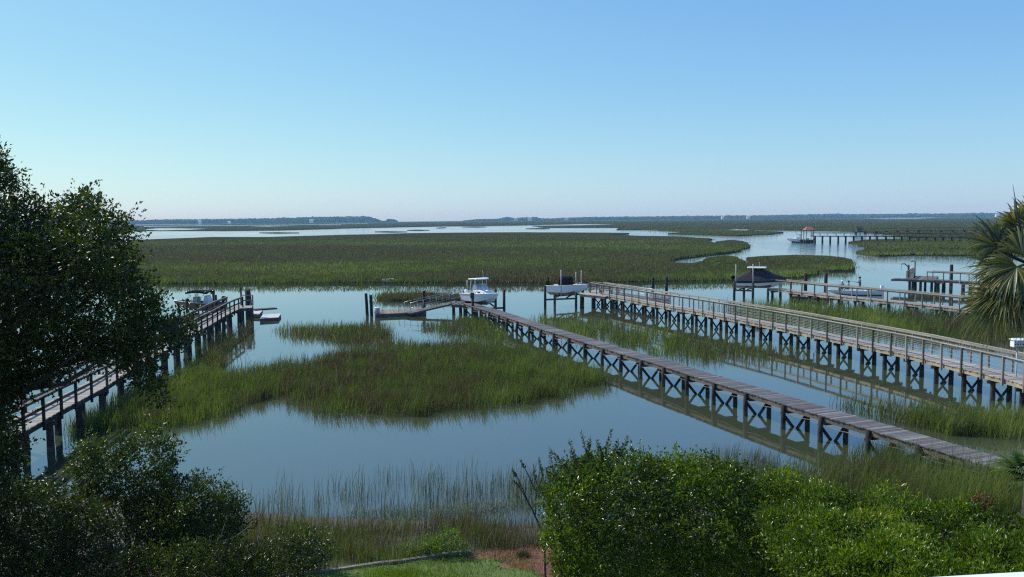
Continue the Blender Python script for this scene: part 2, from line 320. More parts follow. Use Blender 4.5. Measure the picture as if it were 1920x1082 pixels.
FARL = [(-260, 440), (0, 437), (270, 433), (420, 433), (520, 432), (600, 430), (660, 428), (800, 425), (960, 423), (1090, 420), (1180, 421), (1100, 423), (1000, 424), (1020, 427), (1160, 427), (1420, 418), (1600, 414), (1960, 410), (1960, 405.5), (1500, 408.5), (1100, 412.5), (890, 414.5), (700, 416.5), (500, 419), (270, 423), (-260, 428)]
slab('marsh_field', [FIELD], .5, 'wide flat green and brown marsh across the creek')
slab('marsh_islet', [ISLE_A, ISLE_B], .5, 'low marsh islets in the river behind the covered boat')
slab('marsh_shoal', [SMALL], .25, 'small grass shoal behind the floating dock')
slab('marsh_bank', [RIGHT], .5, 'marsh point under the distant long docks')
slab('distant_marsh', [FARL, UPR], .5, 'distant brown green marsh plain below the treeline', .03)
tiny = []
for x0, x1, y in ((815, 840, 427.5), (868, 912, 426), (988, 1040, 429), (700, 760, 435), (480, 560, 437), (760, 800, 432)):
    tiny.append([(x0, y), ((x0 + x1) / 2, y - .7), (x1, y), ((x0 + x1) / 2, y + .7)])
slab('mud_shoal', tiny, .35, 'thin grassy shoals in the far water')
# thin far pools cut as water sheets lying on the plain
def pool(name, polys, z, label):
    mb = MB()
    for poly in polys:
        P = at(*np.array(poly, float).T, z); mb.add(P, [tuple(range(len(P)))])
    return tag(mb.build(name, M['water']), label, 'water', kind='structure')
pool('far_pool', [[(1622, 409.5), (1680, 408), (1765, 407.5), (1720, 410.5), (1660, 411)], [(270, 430.5), (300, 427.5), (350, 428.5), (390, 429), (350, 431), (300, 432)], [(465, 424), (500, 423.2), (560, 423), (500, 425)], [(596, 421.5), (640, 421), (640, 422), (600, 422.3)], [(1362, 431.5), (1380, 430), (1405, 430.5), (1400, 432)], [(270, 424), (400, 422.5), (560, 421), (690, 418.5), (690, 419.2), (560, 421.9), (400, 423.6), (270, 425.2)], [(1840, 405.6), (1920, 404.8), (1920, 405.5), (1850, 406.4)]], .56, 'pale pools of water lying on the distant marsh plain')

# ------------------------------------------------------------------ docks
def resample(pts, step, phase=0.0):
    P = np.array(pts, float); d = np.linalg.norm(np.diff(P, axis=0), axis=1); s = np.concatenate([[0], np.cumsum(d)])
    u = np.arange(phase, s[-1] + 1e-6, step); u = u + (rng.uniform(-.07, .07, len(u)) * step if step > 1.3 and step != 2.0 else 0); u = np.clip(u, 0, s[-1]); Q = np.stack([np.interp(u, s, P[:, k]) for k in range(3)], 1)
    e = 0.6; A = np.stack([np.interp(np.maximum(u - e, 0), s, P[:, k]) for k in range(3)], 1); B = np.stack([np.interp(np.minimum(u + e, s[-1]), s, P[:, k]) for k in range(3)], 1)
    T = B - A; T /= np.linalg.norm(T, axis=1)[:, None]; return Q, T
def side(T): 
    n = np.stack([T[:, 1], -T[:, 0], 0 * T[:, 0]], 1); return n / np.linalg.norm(n, axis=1)[:, None]
def sweep(mb, Q, T, off, dz, wd, ht, t=0.5, smooth=False):
    S = side(T); rows = []
    for q, s in zip(Q, S):
        c = q + s * off + np.array([0, 0, dz]); rows.append([c - s * wd / 2 - (0, 0, ht / 2), c + s * wd / 2 - (0, 0, ht / 2), c + s * wd / 2 + (0, 0, ht / 2), c - s * wd / 2 + (0, 0, ht / 2)])
    for i in range(len(rows) - 1):                       # board by board: each length has its own tone
        mb.loft(rows[i:i + 2], t + random.uniform(-.2, .2), False)
def wobble(pts):
    Q = resample(pts, 4.0)[0]; Q = np.vstack([Q, np.array(pts[-1])[None]]) if np.linalg.norm(Q[-1] - np.array(pts[-1])) > .5 else Q
    return [tuple(q + np.array([random.gauss(0, .02), random.gauss(0, .02), random.gauss(0, .022)])) for q in Q]
def dock(name, label, pts, wd, bent=2.4, phase=.3, plank=.145, rail=None, brace='x', deckm='deck', beamm='beam', pile_r=.11, pile_bot=-.5, postm='post', railm='rail', inset=.08, braces_every=1, fascia=None, pile_up=0.0, gin=None):
    pts = wobble(pts); root = empty(name, (*pts[0][:2], 0), 0, label, 'dock'); off = np.array(root.location)
    Q, T = resample(pts, plank, plank / 2); S = side(T); mb = MB()
    for q, tt, s in zip(Q, T, S):
        u = np.cross(s, tt)
        mb.box(q + s * random.uniform(-.02, .02) - np.array([0, 0, .02]) + np.array([0, 0, random.uniform(-.004, .004)]), (plank - .014, wd + random.uniform(-.03, .03), .04), np.column_stack([tt, s, u]), random.gauss(.5, .17) + (.35 if random.random() < .05 else 0))
    mb.build('deck', M[deckm], root, off)
    Q, T = resample(pts, 2.0)
    for sg in (-1, 1):
        mb = MB(); sweep(mb, Q, T, sg * (wd / 2 - inset), -.15, .06, .2, .5); mb.build('stringer', M[fascia or beamm], root, off)
    Qb, Tb = resample(pts, bent, phase); Sb = side(Tb); g = (wd / 2 - inset - .1) if gin is None else gin
    pm = None
    for i, (q, tt, s) in enumerate(zip(Qb, Tb, Sb)):
        mb = MB(); 
        mb.bar(q - s * (wd / 2 + .06) - (0, 0, .34), q + s * (wd / 2 + .06) - (0, 0, .34), .09, .17, random.random()); mb.build('cap_beam', M[beamm], root, off)
        for sg in (-1, 1):
            h = q[2] - .25 + pile_up; c = q + s * sg * g
            mb = MB(); lean = np.array([random.uniform(-.03, .03), random.uniform(-.03, .03), 0])
            zb = min(pile_bot, -.5); mb.tube([(c[0], c[1], zb), (c[0] + lean[0], c[1] + lean[1], q[2] * .4), (c[0], c[1], h)], [pile_r * 1.15, pile_r, pile_r * .95], 10, random.uniform(.25, .8)); mb.build('pile', M['pile'], root, off)
        if brace and i % braces_every == 0:
            mb = MB(); o = tt * (pile_r + .03); zt = q[2] - .45; zb = -.25
            a1, b1 = (q - s * g + o), (q + s * g + o); a2, b2 = (q - s * g - o), (q + s * g - o)
            if brace == 'x':
                mb.bar((a1[0], a1[1], zt), (b1[0], b1[1], zb), .04, .12, .4); mb.bar((a2[0], a2[1], zb), (b2[0], b2[1], zt), .04, .12, .5)
            else:
                mb.bar((a1[0], a1[1], zt + .1), (b1[0], b1[1], -.75), .04, .13, .4); mb.bar((a2[0], a2[1], -.75), (b2[0], b2[1], zt + .1), .04, .13, .5)
            mb.build('cross_brace', M['pile'], root, off)
    if rail:
        h = rail['h']; lo = rail.get('from', 0)
        for sg in rail.get('sides', (-1, 1)):
            Qp, Tp = resample(pts, rail['step'], rail.get('phase', .2)); Sp = side(Tp)
            for q, s in zip(Qp, Sp):
                c = q + s * sg * (wd / 2 + .05); mb = MB(); e_ = .018; lx, ly = random.uniform(-e_, e_), random.uniform(-e_, e_); z0, z1 = q[2] - .3 - random.uniform(0, .06), q[2] + h - .02; w2 = rail.get('pw', .09) / 2; mb.loft([[(c[0] + a_ * w2 + k_ * lx, c[1] + b_ * w2 + k_ * ly, z_) for a_, b_ in ((-1, -1), (1, -1), (1, 1), (-1, 1))] for z_, k_ in ((z0, 0), (z1, 1))], random.random(), False); mb.build('rail_post', M[postm], root, off)
            Qr, Tr = resample(pts, rail['step'], rail.get('phase', .2))
            mb = MB(); sweep(mb, Qr, Tr, sg * (wd / 2 + .03), h, .14, .035, .6); sweep(mb, Qr, Tr, sg * (wd / 2 - .02), h - .085, .03, .1, .5); mb.build('handrail', M[railm], root, off)
            for k in range(rail.get('cables', 0)):
                mb = MB(); z = h * (k + 1) / (rail['cables'] + 1.3); o = sg * (wd / 2 - .01); S2 = side(Tr)
                mb.tube(Qr + S2 * o + np.array([0, 0, z]), .008, 4); mb.build('cable', M['metal'], root, off)
            for k in range(rail.get('boards', 0)):
                mb = MB(); sweep(mb, Qr, Tr, sg * (wd / 2 - .02), h * (k + 1) / (rail['boards'] + 1), .035, .11, .5); mb.build('rail_board', M[railm], root, off)
    return root
def line(pxs, z): return [tuple(at(x, y, z)) for x, y in pxs]
def offset(pts, d):
    P = np.array(pts); T = np.gradient(P, axis=0); T /= np.linalg.norm(T, axis=1)[:, None]; return [tuple(p) for p in P + side(T) * d]
# middle dock (no rails)
MIDL = line([(866, 569), (1000, 610), (1150, 658), (1300, 707), (1463, 757), (1540, 780), (1628, 805), (1730, 833), (1849, 872), (1890, 884)], 1.08)
MIDL = np.array(MIDL); cf = np.polyfit(MIDL[:, 1], MIDL[:, 0], 2); MIDL[:, 0] = np.polyval(cf, MIDL[:, 1]); MIDW = 1.2
mid_pts = offset([tuple(p) for p in MIDL], -MIDW / 2)
pd = dock('plank_dock', 'long grey plank walkway without rails over the water, in the middle', mid_pts, MIDW, 2.45, .5, brace='v', deckm='deck', beamm='beam', pile_r=.1, gin=MIDW / 2 + .03, pile_up=.2)
Qh, Th = resample(mid_pts, .5); Sh = side(Th); mb = MB(); mb.tube(Qh + Sh * (MIDW / 2 + .02) + np.stack([0 * Qh[:, 0], 0 * Qh[:, 0], -.30 - .10 * np.abs(np.sin(np.arange(len(Qh)) * .5 / 2.45 * math.pi))], 1), .014, 5, .5); mb.build('cable', M['post'], pd, np.array(pd.location))
# right dock (rails)
RL = np.array(line([(1106, 549), (1200, 566), (1320, 588), (1500, 621), (1700, 664), (1850, 702), (1960, 733), (2030, 755)], 1.25)); cf = np.polyfit(RL[:, 1], RL[:, 0], 3); RL[:, 0] = np.polyval(cf, RL[:, 1]); RW = 1.45
right_pts = offset([tuple(p) for p in RL], -RW / 2)
dock('railed_dock', 'long weathered walkway with handrails and cross braced piles, right of the plank walkway', right_pts, RW, 2.15, .5, rail=dict(h=1.08, step=1.5, cables=4), brace='x', deckm='decklight', fascia='beamlight', pile_r=.12, gin=.44)
# left dock
LL = np.array(line([(-60, 867), (30, 818), (100, 777), (215, 716), (290, 668), (380, 618), (430, 588), (462, 573)], 1.5)); LW = 1.25
left_pts = offset([tuple(p) for p in LL], -LW / 2); left_pts = [p for p in left_pts]
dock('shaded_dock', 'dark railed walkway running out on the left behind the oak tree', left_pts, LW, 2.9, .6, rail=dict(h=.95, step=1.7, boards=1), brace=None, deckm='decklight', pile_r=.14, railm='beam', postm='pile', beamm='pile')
# fourth dock
D4 = np.array(line([(1440, 541), (1560, 555), (1700, 569), (1790, 578), (1990, 602)], 1.2))
dock('far_railed_dock', 'railed walkway running behind the palm from the canvas covered boat', offset([tuple(p) for p in D4], -.7), 1.4, 3.0, .4, rail=dict(h=1.0, step=1.8), brace=None, deckm='decklight', fascia='beamlight', pile_r=.14)
D5 = np.array(line([(1672, 523), (1720, 524), (1800, 528), (1990, 540)], 1.3))
dock('pierhead_dock', 'short dark pier with a lamp post showing left of the palm', offset([tuple(p) for p in D5], -.9), 1.8, 3.0, 2.6, rail=dict(h=1.0, step=2.0, phase=4.2), brace=None, deckm='deck', pile_r=.2)
D6 = [tuple(YD(x, y, d)) for x, y, d in ((1522, 442, 288), (1660, 442.5, 284), (1800, 444, 278), (1990, 446, 270))]
dock('boathouse_dock', 'distant dark pier leading right from the red roofed boathouse', D6, 1.8, 2.5, 1.0, plank=.3, rail=dict(h=1.0, step=2.5), brace='x', braces_every=2, pile_r=.16, deckm='beam', beamm='pile', postm='pile', railm='pile')
D7 = [tuple(YD(x, y, d)) for x, y, d in ((1600, 434, 425), (1700, 431.5, 425), (1820, 431, 420), (1990, 430, 415))]
dock('farthest_dock', 'most distant dark railed pier, a thin line above the boathouse pier', D7, 2.0, 5.2, 1.0, plank=.5, rail=dict(h=1.1, step=5.2), brace=None, pile_r=.26, deckm='beam', beamm='pile', postm='pile', railm='pile')

# ------------------------------------------------------------------ small dock furniture
def pile_thing(name, px, top, bot, r, label, group=None, d=None, white=False, lean=0.0):
    b = at(px, bot, 0.0) if d is None else YD(px, bot, d); z = YD(px, top, b[1])[2]
    o = MB(); o.tube([(0, 0, -.6), (lean * .5, 0, z * .5), (lean, 0, z - .03), (lean, 0, z)], [r * 1.1, r, r * .97, r * .75], 12, random.uniform(.2, .6))
    ob = o.build(name, M['pile']); ob.location = (b[0], b[1], 0); return tag(ob, label, 'piling', group)
pile_thing('mooring_pile', 689, 550, 592, .14, 'dark mooring piling leaning at the outer left of the floating dock box', 'dark mooring pilings by the docks', lean=-.1)
pile_thing('mooring_pile', 697, 553, 592, .14, 'dark mooring piling right against the floating dock box', 'dark mooring pilings by the docks', lean=-.05)
pile_thing('mooring_pile', 795, 545, 585, .14, 'lone dark mooring piling rising through the floating dock and gangway', 'dark mooring pilings by the docks')
pile_thing('mooring_pile', 1224, 520, 556, .17, 'left piling of the tall pair beyond the railed walkway', 'dark mooring pilings by the docks')
pile_thing('mooring_pile', 1249.5, 519, 558, .17, 'right piling of the tall pair beyond the railed walkway', 'dark mooring pilings by the docks')
pile_thing('mooring_pile', 1510, 512, 548, .2, 'tall brown piling nearer the covered boat, behind far railings', 'dark mooring pilings by the docks')
pile_thing('mooring_pile', 1548, 512, 548, .2, 'tall brown piling nearer the fishing skiff, behind far railings', 'dark mooring pilings by the docks')
pile_thing('mooring_pile', 1783, 496, 536, .2, 'tall piling rising behind the pier rail beside the palm', 'dark mooring pilings by the docks')
pile_thing('mooring_pile', 466, 544, 600, .24, 'thick double piling at the end of the left walkway', 'dark mooring pilings by the docks')
pile_thing('mooring_pole', 453.5, 538, 596, .08, 'thin tall dark pole at the left walkway head', 'thin poles at the left walkway')
pile_thing('mooring_pole', 474, 541, 594, .05, 'thin leaning pole beside the pale floats', 'thin poles at the left walkway', lean=-.2)

def gangway(name, label, a, b, wd, sides=(-1, 1), mat='deck', h=1.0):
    a = np.array(a); b = np.array(b); root = empty(name, (a[0], a[1], 0), 0, label, 'gangway'); off = np.array(root.location)
    Q, T = resample([a, b], .15, .07); S = side(T); mb = MB()
    for q, tt, s in zip(Q, T, S): mb.box(q, (.135, wd, .04), np.column_stack([tt, s, np.cross(s, tt)]), random.gauss(.5, .15))
    mb.build('deck', M[mat], root, off)
    mb = MB(); Qs, Ts = resample([a, b], np.linalg.norm(b - a) / 4 - .001)
    for sg in (-1, 1): sweep(mb, Qs, Ts, sg * wd / 2, -.06, .06, .16)
    mb.build('frame', M['beam'], root, off); S = side(Ts)
    for sg in sides:
        mb = MB(); P = Qs + S * sg * wd / 2
        top = [p + np.array([0, 0, h]) for p in P]; mb.tube([P[0]] + top + [P[-1]], .018, 6); mb.tube([p + np.array([0, 0, h * .5]) for p in P], .012, 6)
        for p in P[1:-1]: mb.tube([p, p + np.array([0, 0, h])], .015, 6)
        mb.build('handrail', M['metal'], root, off)
    return root
gangway('gangway', 'sloping gangway with thin metal rails down to the left floating dock', at(858, 565, 1.0), at(764, 587, .32), 1.0)
gangway('gangway', 'metal railed gangway sloping right behind the railed walkway', YD(1152, 548, 92) , YD(1222, 560, 84), .9, h=.9)

def floating(name, label, corners, z, th, mat='deck', under='beam', cat='floating dock'):
    P = [at(x, y, z) for x, y in corners]; c = np.mean(P, 0); root = empty(name, (c[0], c[1], 0), 0, label, cat); off = np.array(root.location)
    A, B, C_, D = P; n = max(3, int(np.linalg.norm(B - A) / .16)); mb = MB()
    for i in range(n):
        u0, u1 = (i + .04) / n, (i + .96) / n; q = [A + (B - A) * u0, A + (B - A) * u1, D + (C_ - D) * u1, D + (C_ - D) * u0]
        mb.add([*q, *[p - np.array([0, 0, .05]) for p in q]], [(0, 1, 2, 3), (7, 6, 5, 4), (0, 4, 5, 1), (1, 5, 6, 2), (2, 6, 7, 3), (3, 7, 4, 0)], random.gauss(.55, .15))
    mb.build('deck', M[mat], root, off)
    mb = MB(); g = [c + (p - c) * .985 for p in P]; mb.add([*[p - np.array([0, 0, .055]) for p in g], *[p - np.array([0, 0, th]) for p in g]], [(0, 1, 2, 3), (7, 6, 5, 4), (0, 4, 5, 1), (1, 5, 6, 2), (2, 6, 7, 3), (3, 7, 4, 0)]); mb.build('float_frame', M[under], root, off)
    return root
fd = floating('floating_dock', 'low brown floating dock between the left pilings and gangway', [(703, 589), (800, 585), (790, 578), (702, 581)], .32, .45, 'post')
off = np.array(fd.location)
for px in (718, 748):
    p = at(px, 586, .32); mb = MB(); mb.tube([p, p + (0, 0, .55), p + (.1, 0, .6), p + (.16, 0, .52)], .025, 6); mb.build('cleat_post', M['darkmetal'], fd, off)
p = at(702, 588, .33); bx = empty('dock_box', (p[0] + .25, p[1], .33), 0, 'pale round lidded bin on the left end of the floating dock', 'bin')
mb = MB(); mb.tube([(0, 0, 0), (0, 0, .5)], .26, 16); mb.build('bin_body', M['grey'], bx); mb = MB(); mb.tube([(0, 0, .5), (0, 0, .54), (0, 0, .58)], [.28, .28, .2], 16); mb.build('lid', M['pvc'], bx)
floating('floating_dock', 'nearest pale floating platform off the left walkway', [(487, 597), (522, 595), (527, 588), (493, 589)], .3, .38, 'float', 'beam')
floating('floating_dock', 'tilted pale floating platform between left walkway and nearest float', [(468, 588), (486, 589), (493, 581), (470, 583)], .35, .3, 'float', 'beam')
gangway('gangway', 'narrow plank stretching right from the left walkway over the floats', YD(473, 580, 82), YD(515, 577, 84), .8, sides=())
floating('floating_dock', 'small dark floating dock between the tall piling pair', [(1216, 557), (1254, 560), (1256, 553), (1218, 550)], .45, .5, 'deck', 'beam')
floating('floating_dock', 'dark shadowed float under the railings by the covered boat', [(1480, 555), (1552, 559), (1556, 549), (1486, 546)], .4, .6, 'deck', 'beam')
# pier head of the left walkway: platform with rail frame
def platform(name, label, corners, z, posts, railed=(), cat='dock platform', deckm='decklight', h=1.0):
    P = [at(x, y, z) for x, y in corners]; c = np.mean(P, 0); root = empty(name, (c[0], c[1], 0), 0, label, cat); off = np.array(root.location)
    A, B, C_, D = P; n = max(3, int(np.linalg.norm(B - A) / .16)); mb = MB()
    for i in range(n):
        u0, u1 = (i + .04) / n, (i + .96) / n; q = [A + (B - A) * u0, A + (B - A) * u1, D + (C_ - D) * u1, D + (C_ - D) * u0]
        mb.add([*q, *[p - np.array([0, 0, .05]) for p in q]], [(0, 1, 2, 3), (7, 6, 5, 4), (0, 4, 5, 1), (1, 5, 6, 2), (2, 6, 7, 3), (3, 7, 4, 0)], random.gauss(.55, .15))
    mb.build('deck', M[deckm], root, off)
    mb = MB(); g = [c + (p - c) * .97 - np.array([0, 0, .17]) for p in P]
    for i in range(4): mb.bar(g[i], g[(i + 1) % 4], .07, .2)
    mb.build('frame', M['beam'], root, off)
    for u in posts:
        for v in (0.06, .94):
            p = (A + (B - A) * u) * (1 - v) + (D + (C_ - D) * u) * v; mb = MB(); mb.tube([(p[0], p[1], -.5), (p[0], p[1], z - .05)], .15, 10, random.uniform(.2, .7)); mb.build('pile', M['pile'], root, off)
    for i in railed:
        a, b = P[i], P[(i + 1) % 4]; mb = MB(); up = np.array([0, 0, h]); mb.bar(a + up, b + up, .14, .05); mb.bar(a + up * .5, b + up * .5, .04, .1)
        k = max(2, int(np.linalg.norm(b - a) / 1.4) + 1)
        for q in range(k): p = a + (b - a) * q / (k - 1); mb.bar(p, p + up, .1, .1)
        mb.build('railing', M['post'], root, off)
    return root
platform('pier_platform', 'shaded railed platform at the far end of the left walkway', [(450, 578), (472, 577), (474, 572.5), (452, 573)], 1.5, (.1, .9), (2,), h=.9)
platform('pier_platform', 'plain timber platform where the gangway meets the plank walkway', [(846, 571), (872, 572), (905, 566), (872, 562)], 1.0, (.1, .6, .95), (3,), deckm='deck', h=.9)
platform('pier_platform', 'timber platform with benches at the outer end of the railed walkway', [(1086, 551), (1135, 556), (1160, 550), (1112, 544)], 1.25, (.05, .5, .95), (2,), h=.9)
platform('pier_platform', 'pier head platform carrying the lamp post left of the palm', [(1700, 524), (1752, 526), (1760, 518), (1712, 517)], 1.3, (.1, .5, .9), (3,), deckm='deck')
# benches
def bench(p, rz, label):
    r = empty('bench', p, rz, label, 'bench', 'benches on the railed walkway platform'); mb = MB()
    for k in range(3): mb.box((0, -.15 + k * .15, .43), (1.3, .13, .04), None, .5)
    mb.build('seat', M['rail'], r); mb = MB()
    for k in range(3): mb.box((0, .3, .58 + k * .15), (1.3, .04, .12), None, .5)
    mb.build('backrest', M['rail'], r)
    for x in (-.55, .55):
        mb = MB(); mb.box((x, -.12, .205), (.08, .08, .41)); mb.box((x, .26, .46), (.08, .06, .92)); mb.build('leg', M['post'], r)
p = at(1115, 548, 1.25); bench(p, .1, 'wooden bench facing the walkway on the platform, left of the pair')
p = at(1137, 551, 1.25); bench(p, -.3, 'wooden bench beside the gangway top, right of the pair')
# lamp post on the pier head
p = at(1715, 521, 1.3); r = empty('lamp_post', p, 0, 'tall thin lamp post at the pier head left of the palm', 'lamp'); zt = YD(1715, 490, p[1])[2] - 1.3
mb = MB(); mb.tube([(0, 0, 0), (0, 0, zt)], [.09, .07], 8); mb.build('pole', M['darkmetal'], r); mb = MB(); mb.tube([(0, 0, zt), (-.15, 0, zt + .06), (-.35, 0, zt + .04)], .04, 6); mb.box((-.36, 0, zt + .0), (.3, .18, .1)); mb.build('lamp_head', M['darkmetal'], r)
p = at(1703, 521, 1.3); r = empty('davit', p, 0, 'small dark hoist standing on the pier head, left of the lamp post', 'hoist')
mb = MB(); mb.tube([(0, 0, 0), (0, 0, 1.6)], .12, 8); mb.build('pole', M['pile'], r); mb = MB(); mb.tube([(0, 0, 1.3), (-.5, 0, 1.75), (-.9, 0, 1.7)], .06, 6); mb.build('arm', M['darkmetal'], r); mb = MB(); mb.tube([(-.9, 0, 1.7), (-.9, 0, 1.0)], .02, 5); mb.build('hook_line', M['darkmetal'], r)
# martin house
p = at(1905, 707, 1.25); r = empty('bird_house', (p[0], p[1], 1.0), 0, 'white bird house with red trim on a thin pole above the railed walkway', 'bird house'); zt = YD(1904, 650, p[1])[2] - 1.0
mb = MB(); mb.tube([(0, 0, -1.4), (0, 0, zt)], .035, 8); mb.build('pole', M['grey'], r)
mb = MB(); mb.box((0, 0, zt + .165), (.5, .34, .33)); hs = mb.build('house', M['white'], r)
mb = MB(); mb.loft([[(-.3, -.22, zt + .334), (.3, -.22, zt + .334), (.3, .22, zt + .334), (-.3, .22, zt + .334)], [(-.28, -.04, zt + .41), (.28, -.04, zt + .41), (.28, .04, zt + .41), (-.28, .04, zt + .41)]], smooth=False); mb.build('roof', M['white'], r)
mb = MB()
for z in (.06, .2): mb.box((0, -.2, zt + z - .035), (.5, .06, .02))
mb.build('porch', M['red'], r)
for i in range(4):
    for z in (.11, .25):
        mb = MB(); mb.tube([(-.18 + i * .12, -.168, zt + z), (-.18 + i * .12, -.174, zt + z)], .032, 10); mb.build('entrance_hole', M['black'], r)
# ------------------------------------------------------------------ boats
def hull(L, B, D, fb=.9, chine=.62):
    """rows from transom to stem: closed section keel-chine-gunwale-inner-cockpit"""
    rows = []; n = 14
    for i in range(n + 1):
        u = i / n; x = -L / 2 + L * u; bw = B / 2 * (1 - max(0, (u - .45) / .55) ** 2.2) + .015
        sheer = D * (1 + .22 * u ** 2); kz = 0 if u < .6 else D * .85 * ((u - .6) / .4) ** 2.6
        cz = D * .33 + (sheer * .55) * max(0, (u - .5) / .5) ** 2; cb = bw * (.86 - .3 * u ** 3); cz = max(cz, kz + .01)
        fz = max(D * .5, kz + .03) if u < .55 else sheer - .05; ib = bw * .84
        sec = [(x, 0, kz), (x, cb, cz), (x, bw, sheer), (x, ib, sheer + .015), (x, ib * .97, min(fz, sheer)), (x, 0, min(fz, sheer) + .005)]
        xo = .16 * D * (u > .7) * ((u - .7) / .3) ** 2
        sec = [(a + xo * 3 * (c / D), b_, c) for a, b_, c in sec]
        rows.append(sec + [(a, -b_, c) for a, b_, c in sec[-2:0:-1]])
    return rows
def hull_parts(root, L, B, D, white='white', bottom='tan'):
    rows = hull(L, B, D); mb = MB(); mb.loft(rows, smooth=False); nf = len(mb.f)
    for k, f in enumerate(mb.f):
        zs = np.mean([mb.v[i][2] for i in f])
        if zs < D * .3: mb.mi[k] = 1
    o = mb.build('hull', [M[white], M[bottom]], root)
    mb = MB(); G = [r[2] for r in rows]; G2 = [r[-2] for r in rows]
    mb.tube([(a, b + .005, c) for a, b, c in G] + [(a, b - .005, c) for a, b, c in G2[::-1]], .028, 6); mb.build('rub_rail', M['white'], root)
    return rows
def outboard(root, x, y, z, mat='white', tilt=0.0):
    ob = MB(); ca, sa = math.cos(tilt), math.sin(tilt)
    T = lambda a, b, c: (x - (a * ca + c * sa), y + b, z - a * sa + c * ca)
    rows = [[T(dx, dy, zz) for dx, dy in ((-s_ * .55, -s_ * .5), (s_, -s_ * .5), (s_, s_ * .5), (-s_ * .55, s_ * .5))] for zz, s_ in ((.1, .16), (.2, .24), (.45, .25), (.58, .17))]
    ob.loft(rows, smooth=False); o = ob.build('outboard', M[mat], root)
    ob = MB(); ob.loft([[T(dx, dy, zz) for dx, dy in ((-.07, -.05), (.1, -.05), (.1, .05), (-.07, .05))] for zz in (.1, -.55)], smooth=False); ob.tube([T(-.12, 0, -.5), T(.22, 0, -.5)], .06, 8)
    ob.build('outboard_leg', M[mat], o)
def lift(name, label, pxs, d, beam_row, pile_r=.13, tops=None, motors=(0,), guides=()):
    P = [YD(x, bt, dd) for (x, bt, tp), dd in zip(pxs, d)]; c = np.mean(P, 0); root = empty(name, (c[0], c[1], 0), 0, label, 'boat lift'); off = np.array(root.location)
    zb = YD(pxs[0][0], beam_row, np.mean(d))[2]
    for (x, bt, tp), dd in zip(pxs, d):
        q = YD(x, tp, dd); mb = MB(); mb.tube([(q[0], q[1], -.6), (q[0], q[1], q[2])], pile_r, 10, random.uniform(.2, .6)); mb.build('pile', M['pile'], root, off)
    for a, b in ((0, 3), (1, 2)):
        A = P[a].copy(); B = P[b].copy(); A[2] = B[2] = zb; mb = MB(); mb.bar(A, B, .14, .16); mb.build('cradle_beam', M['darkmetal'], root, off)
    for u in (.3, .7):
        A = P[0] + (P[3] - P[0]) * u; B = P[1] + (P[2] - P[1]) * u; A[2] = B[2] = zb + .13; mb = MB(); mb.bar(A, B, .12, .1); mb.build('bunk', M['pile'], root, off)
    for i in motors:
        q = P[i]; z = YD(pxs[i][0], pxs[i][2], d[i])[2]; mb = MB(); mb.box((q[0], q[1], z - .1), (.36, .42, .5)); mb.build('winch_box', M['darkmetal'], root, off, bevel=.04)
    for (x, bt, tp, dd) in guides:
        q = YD(x, tp, dd); b = YD(x, bt, dd); mb = MB(); mb.tube([b, q], .05, 8); mb.build('guide_pole', M['grey'], root, off)
    return root, zb, c
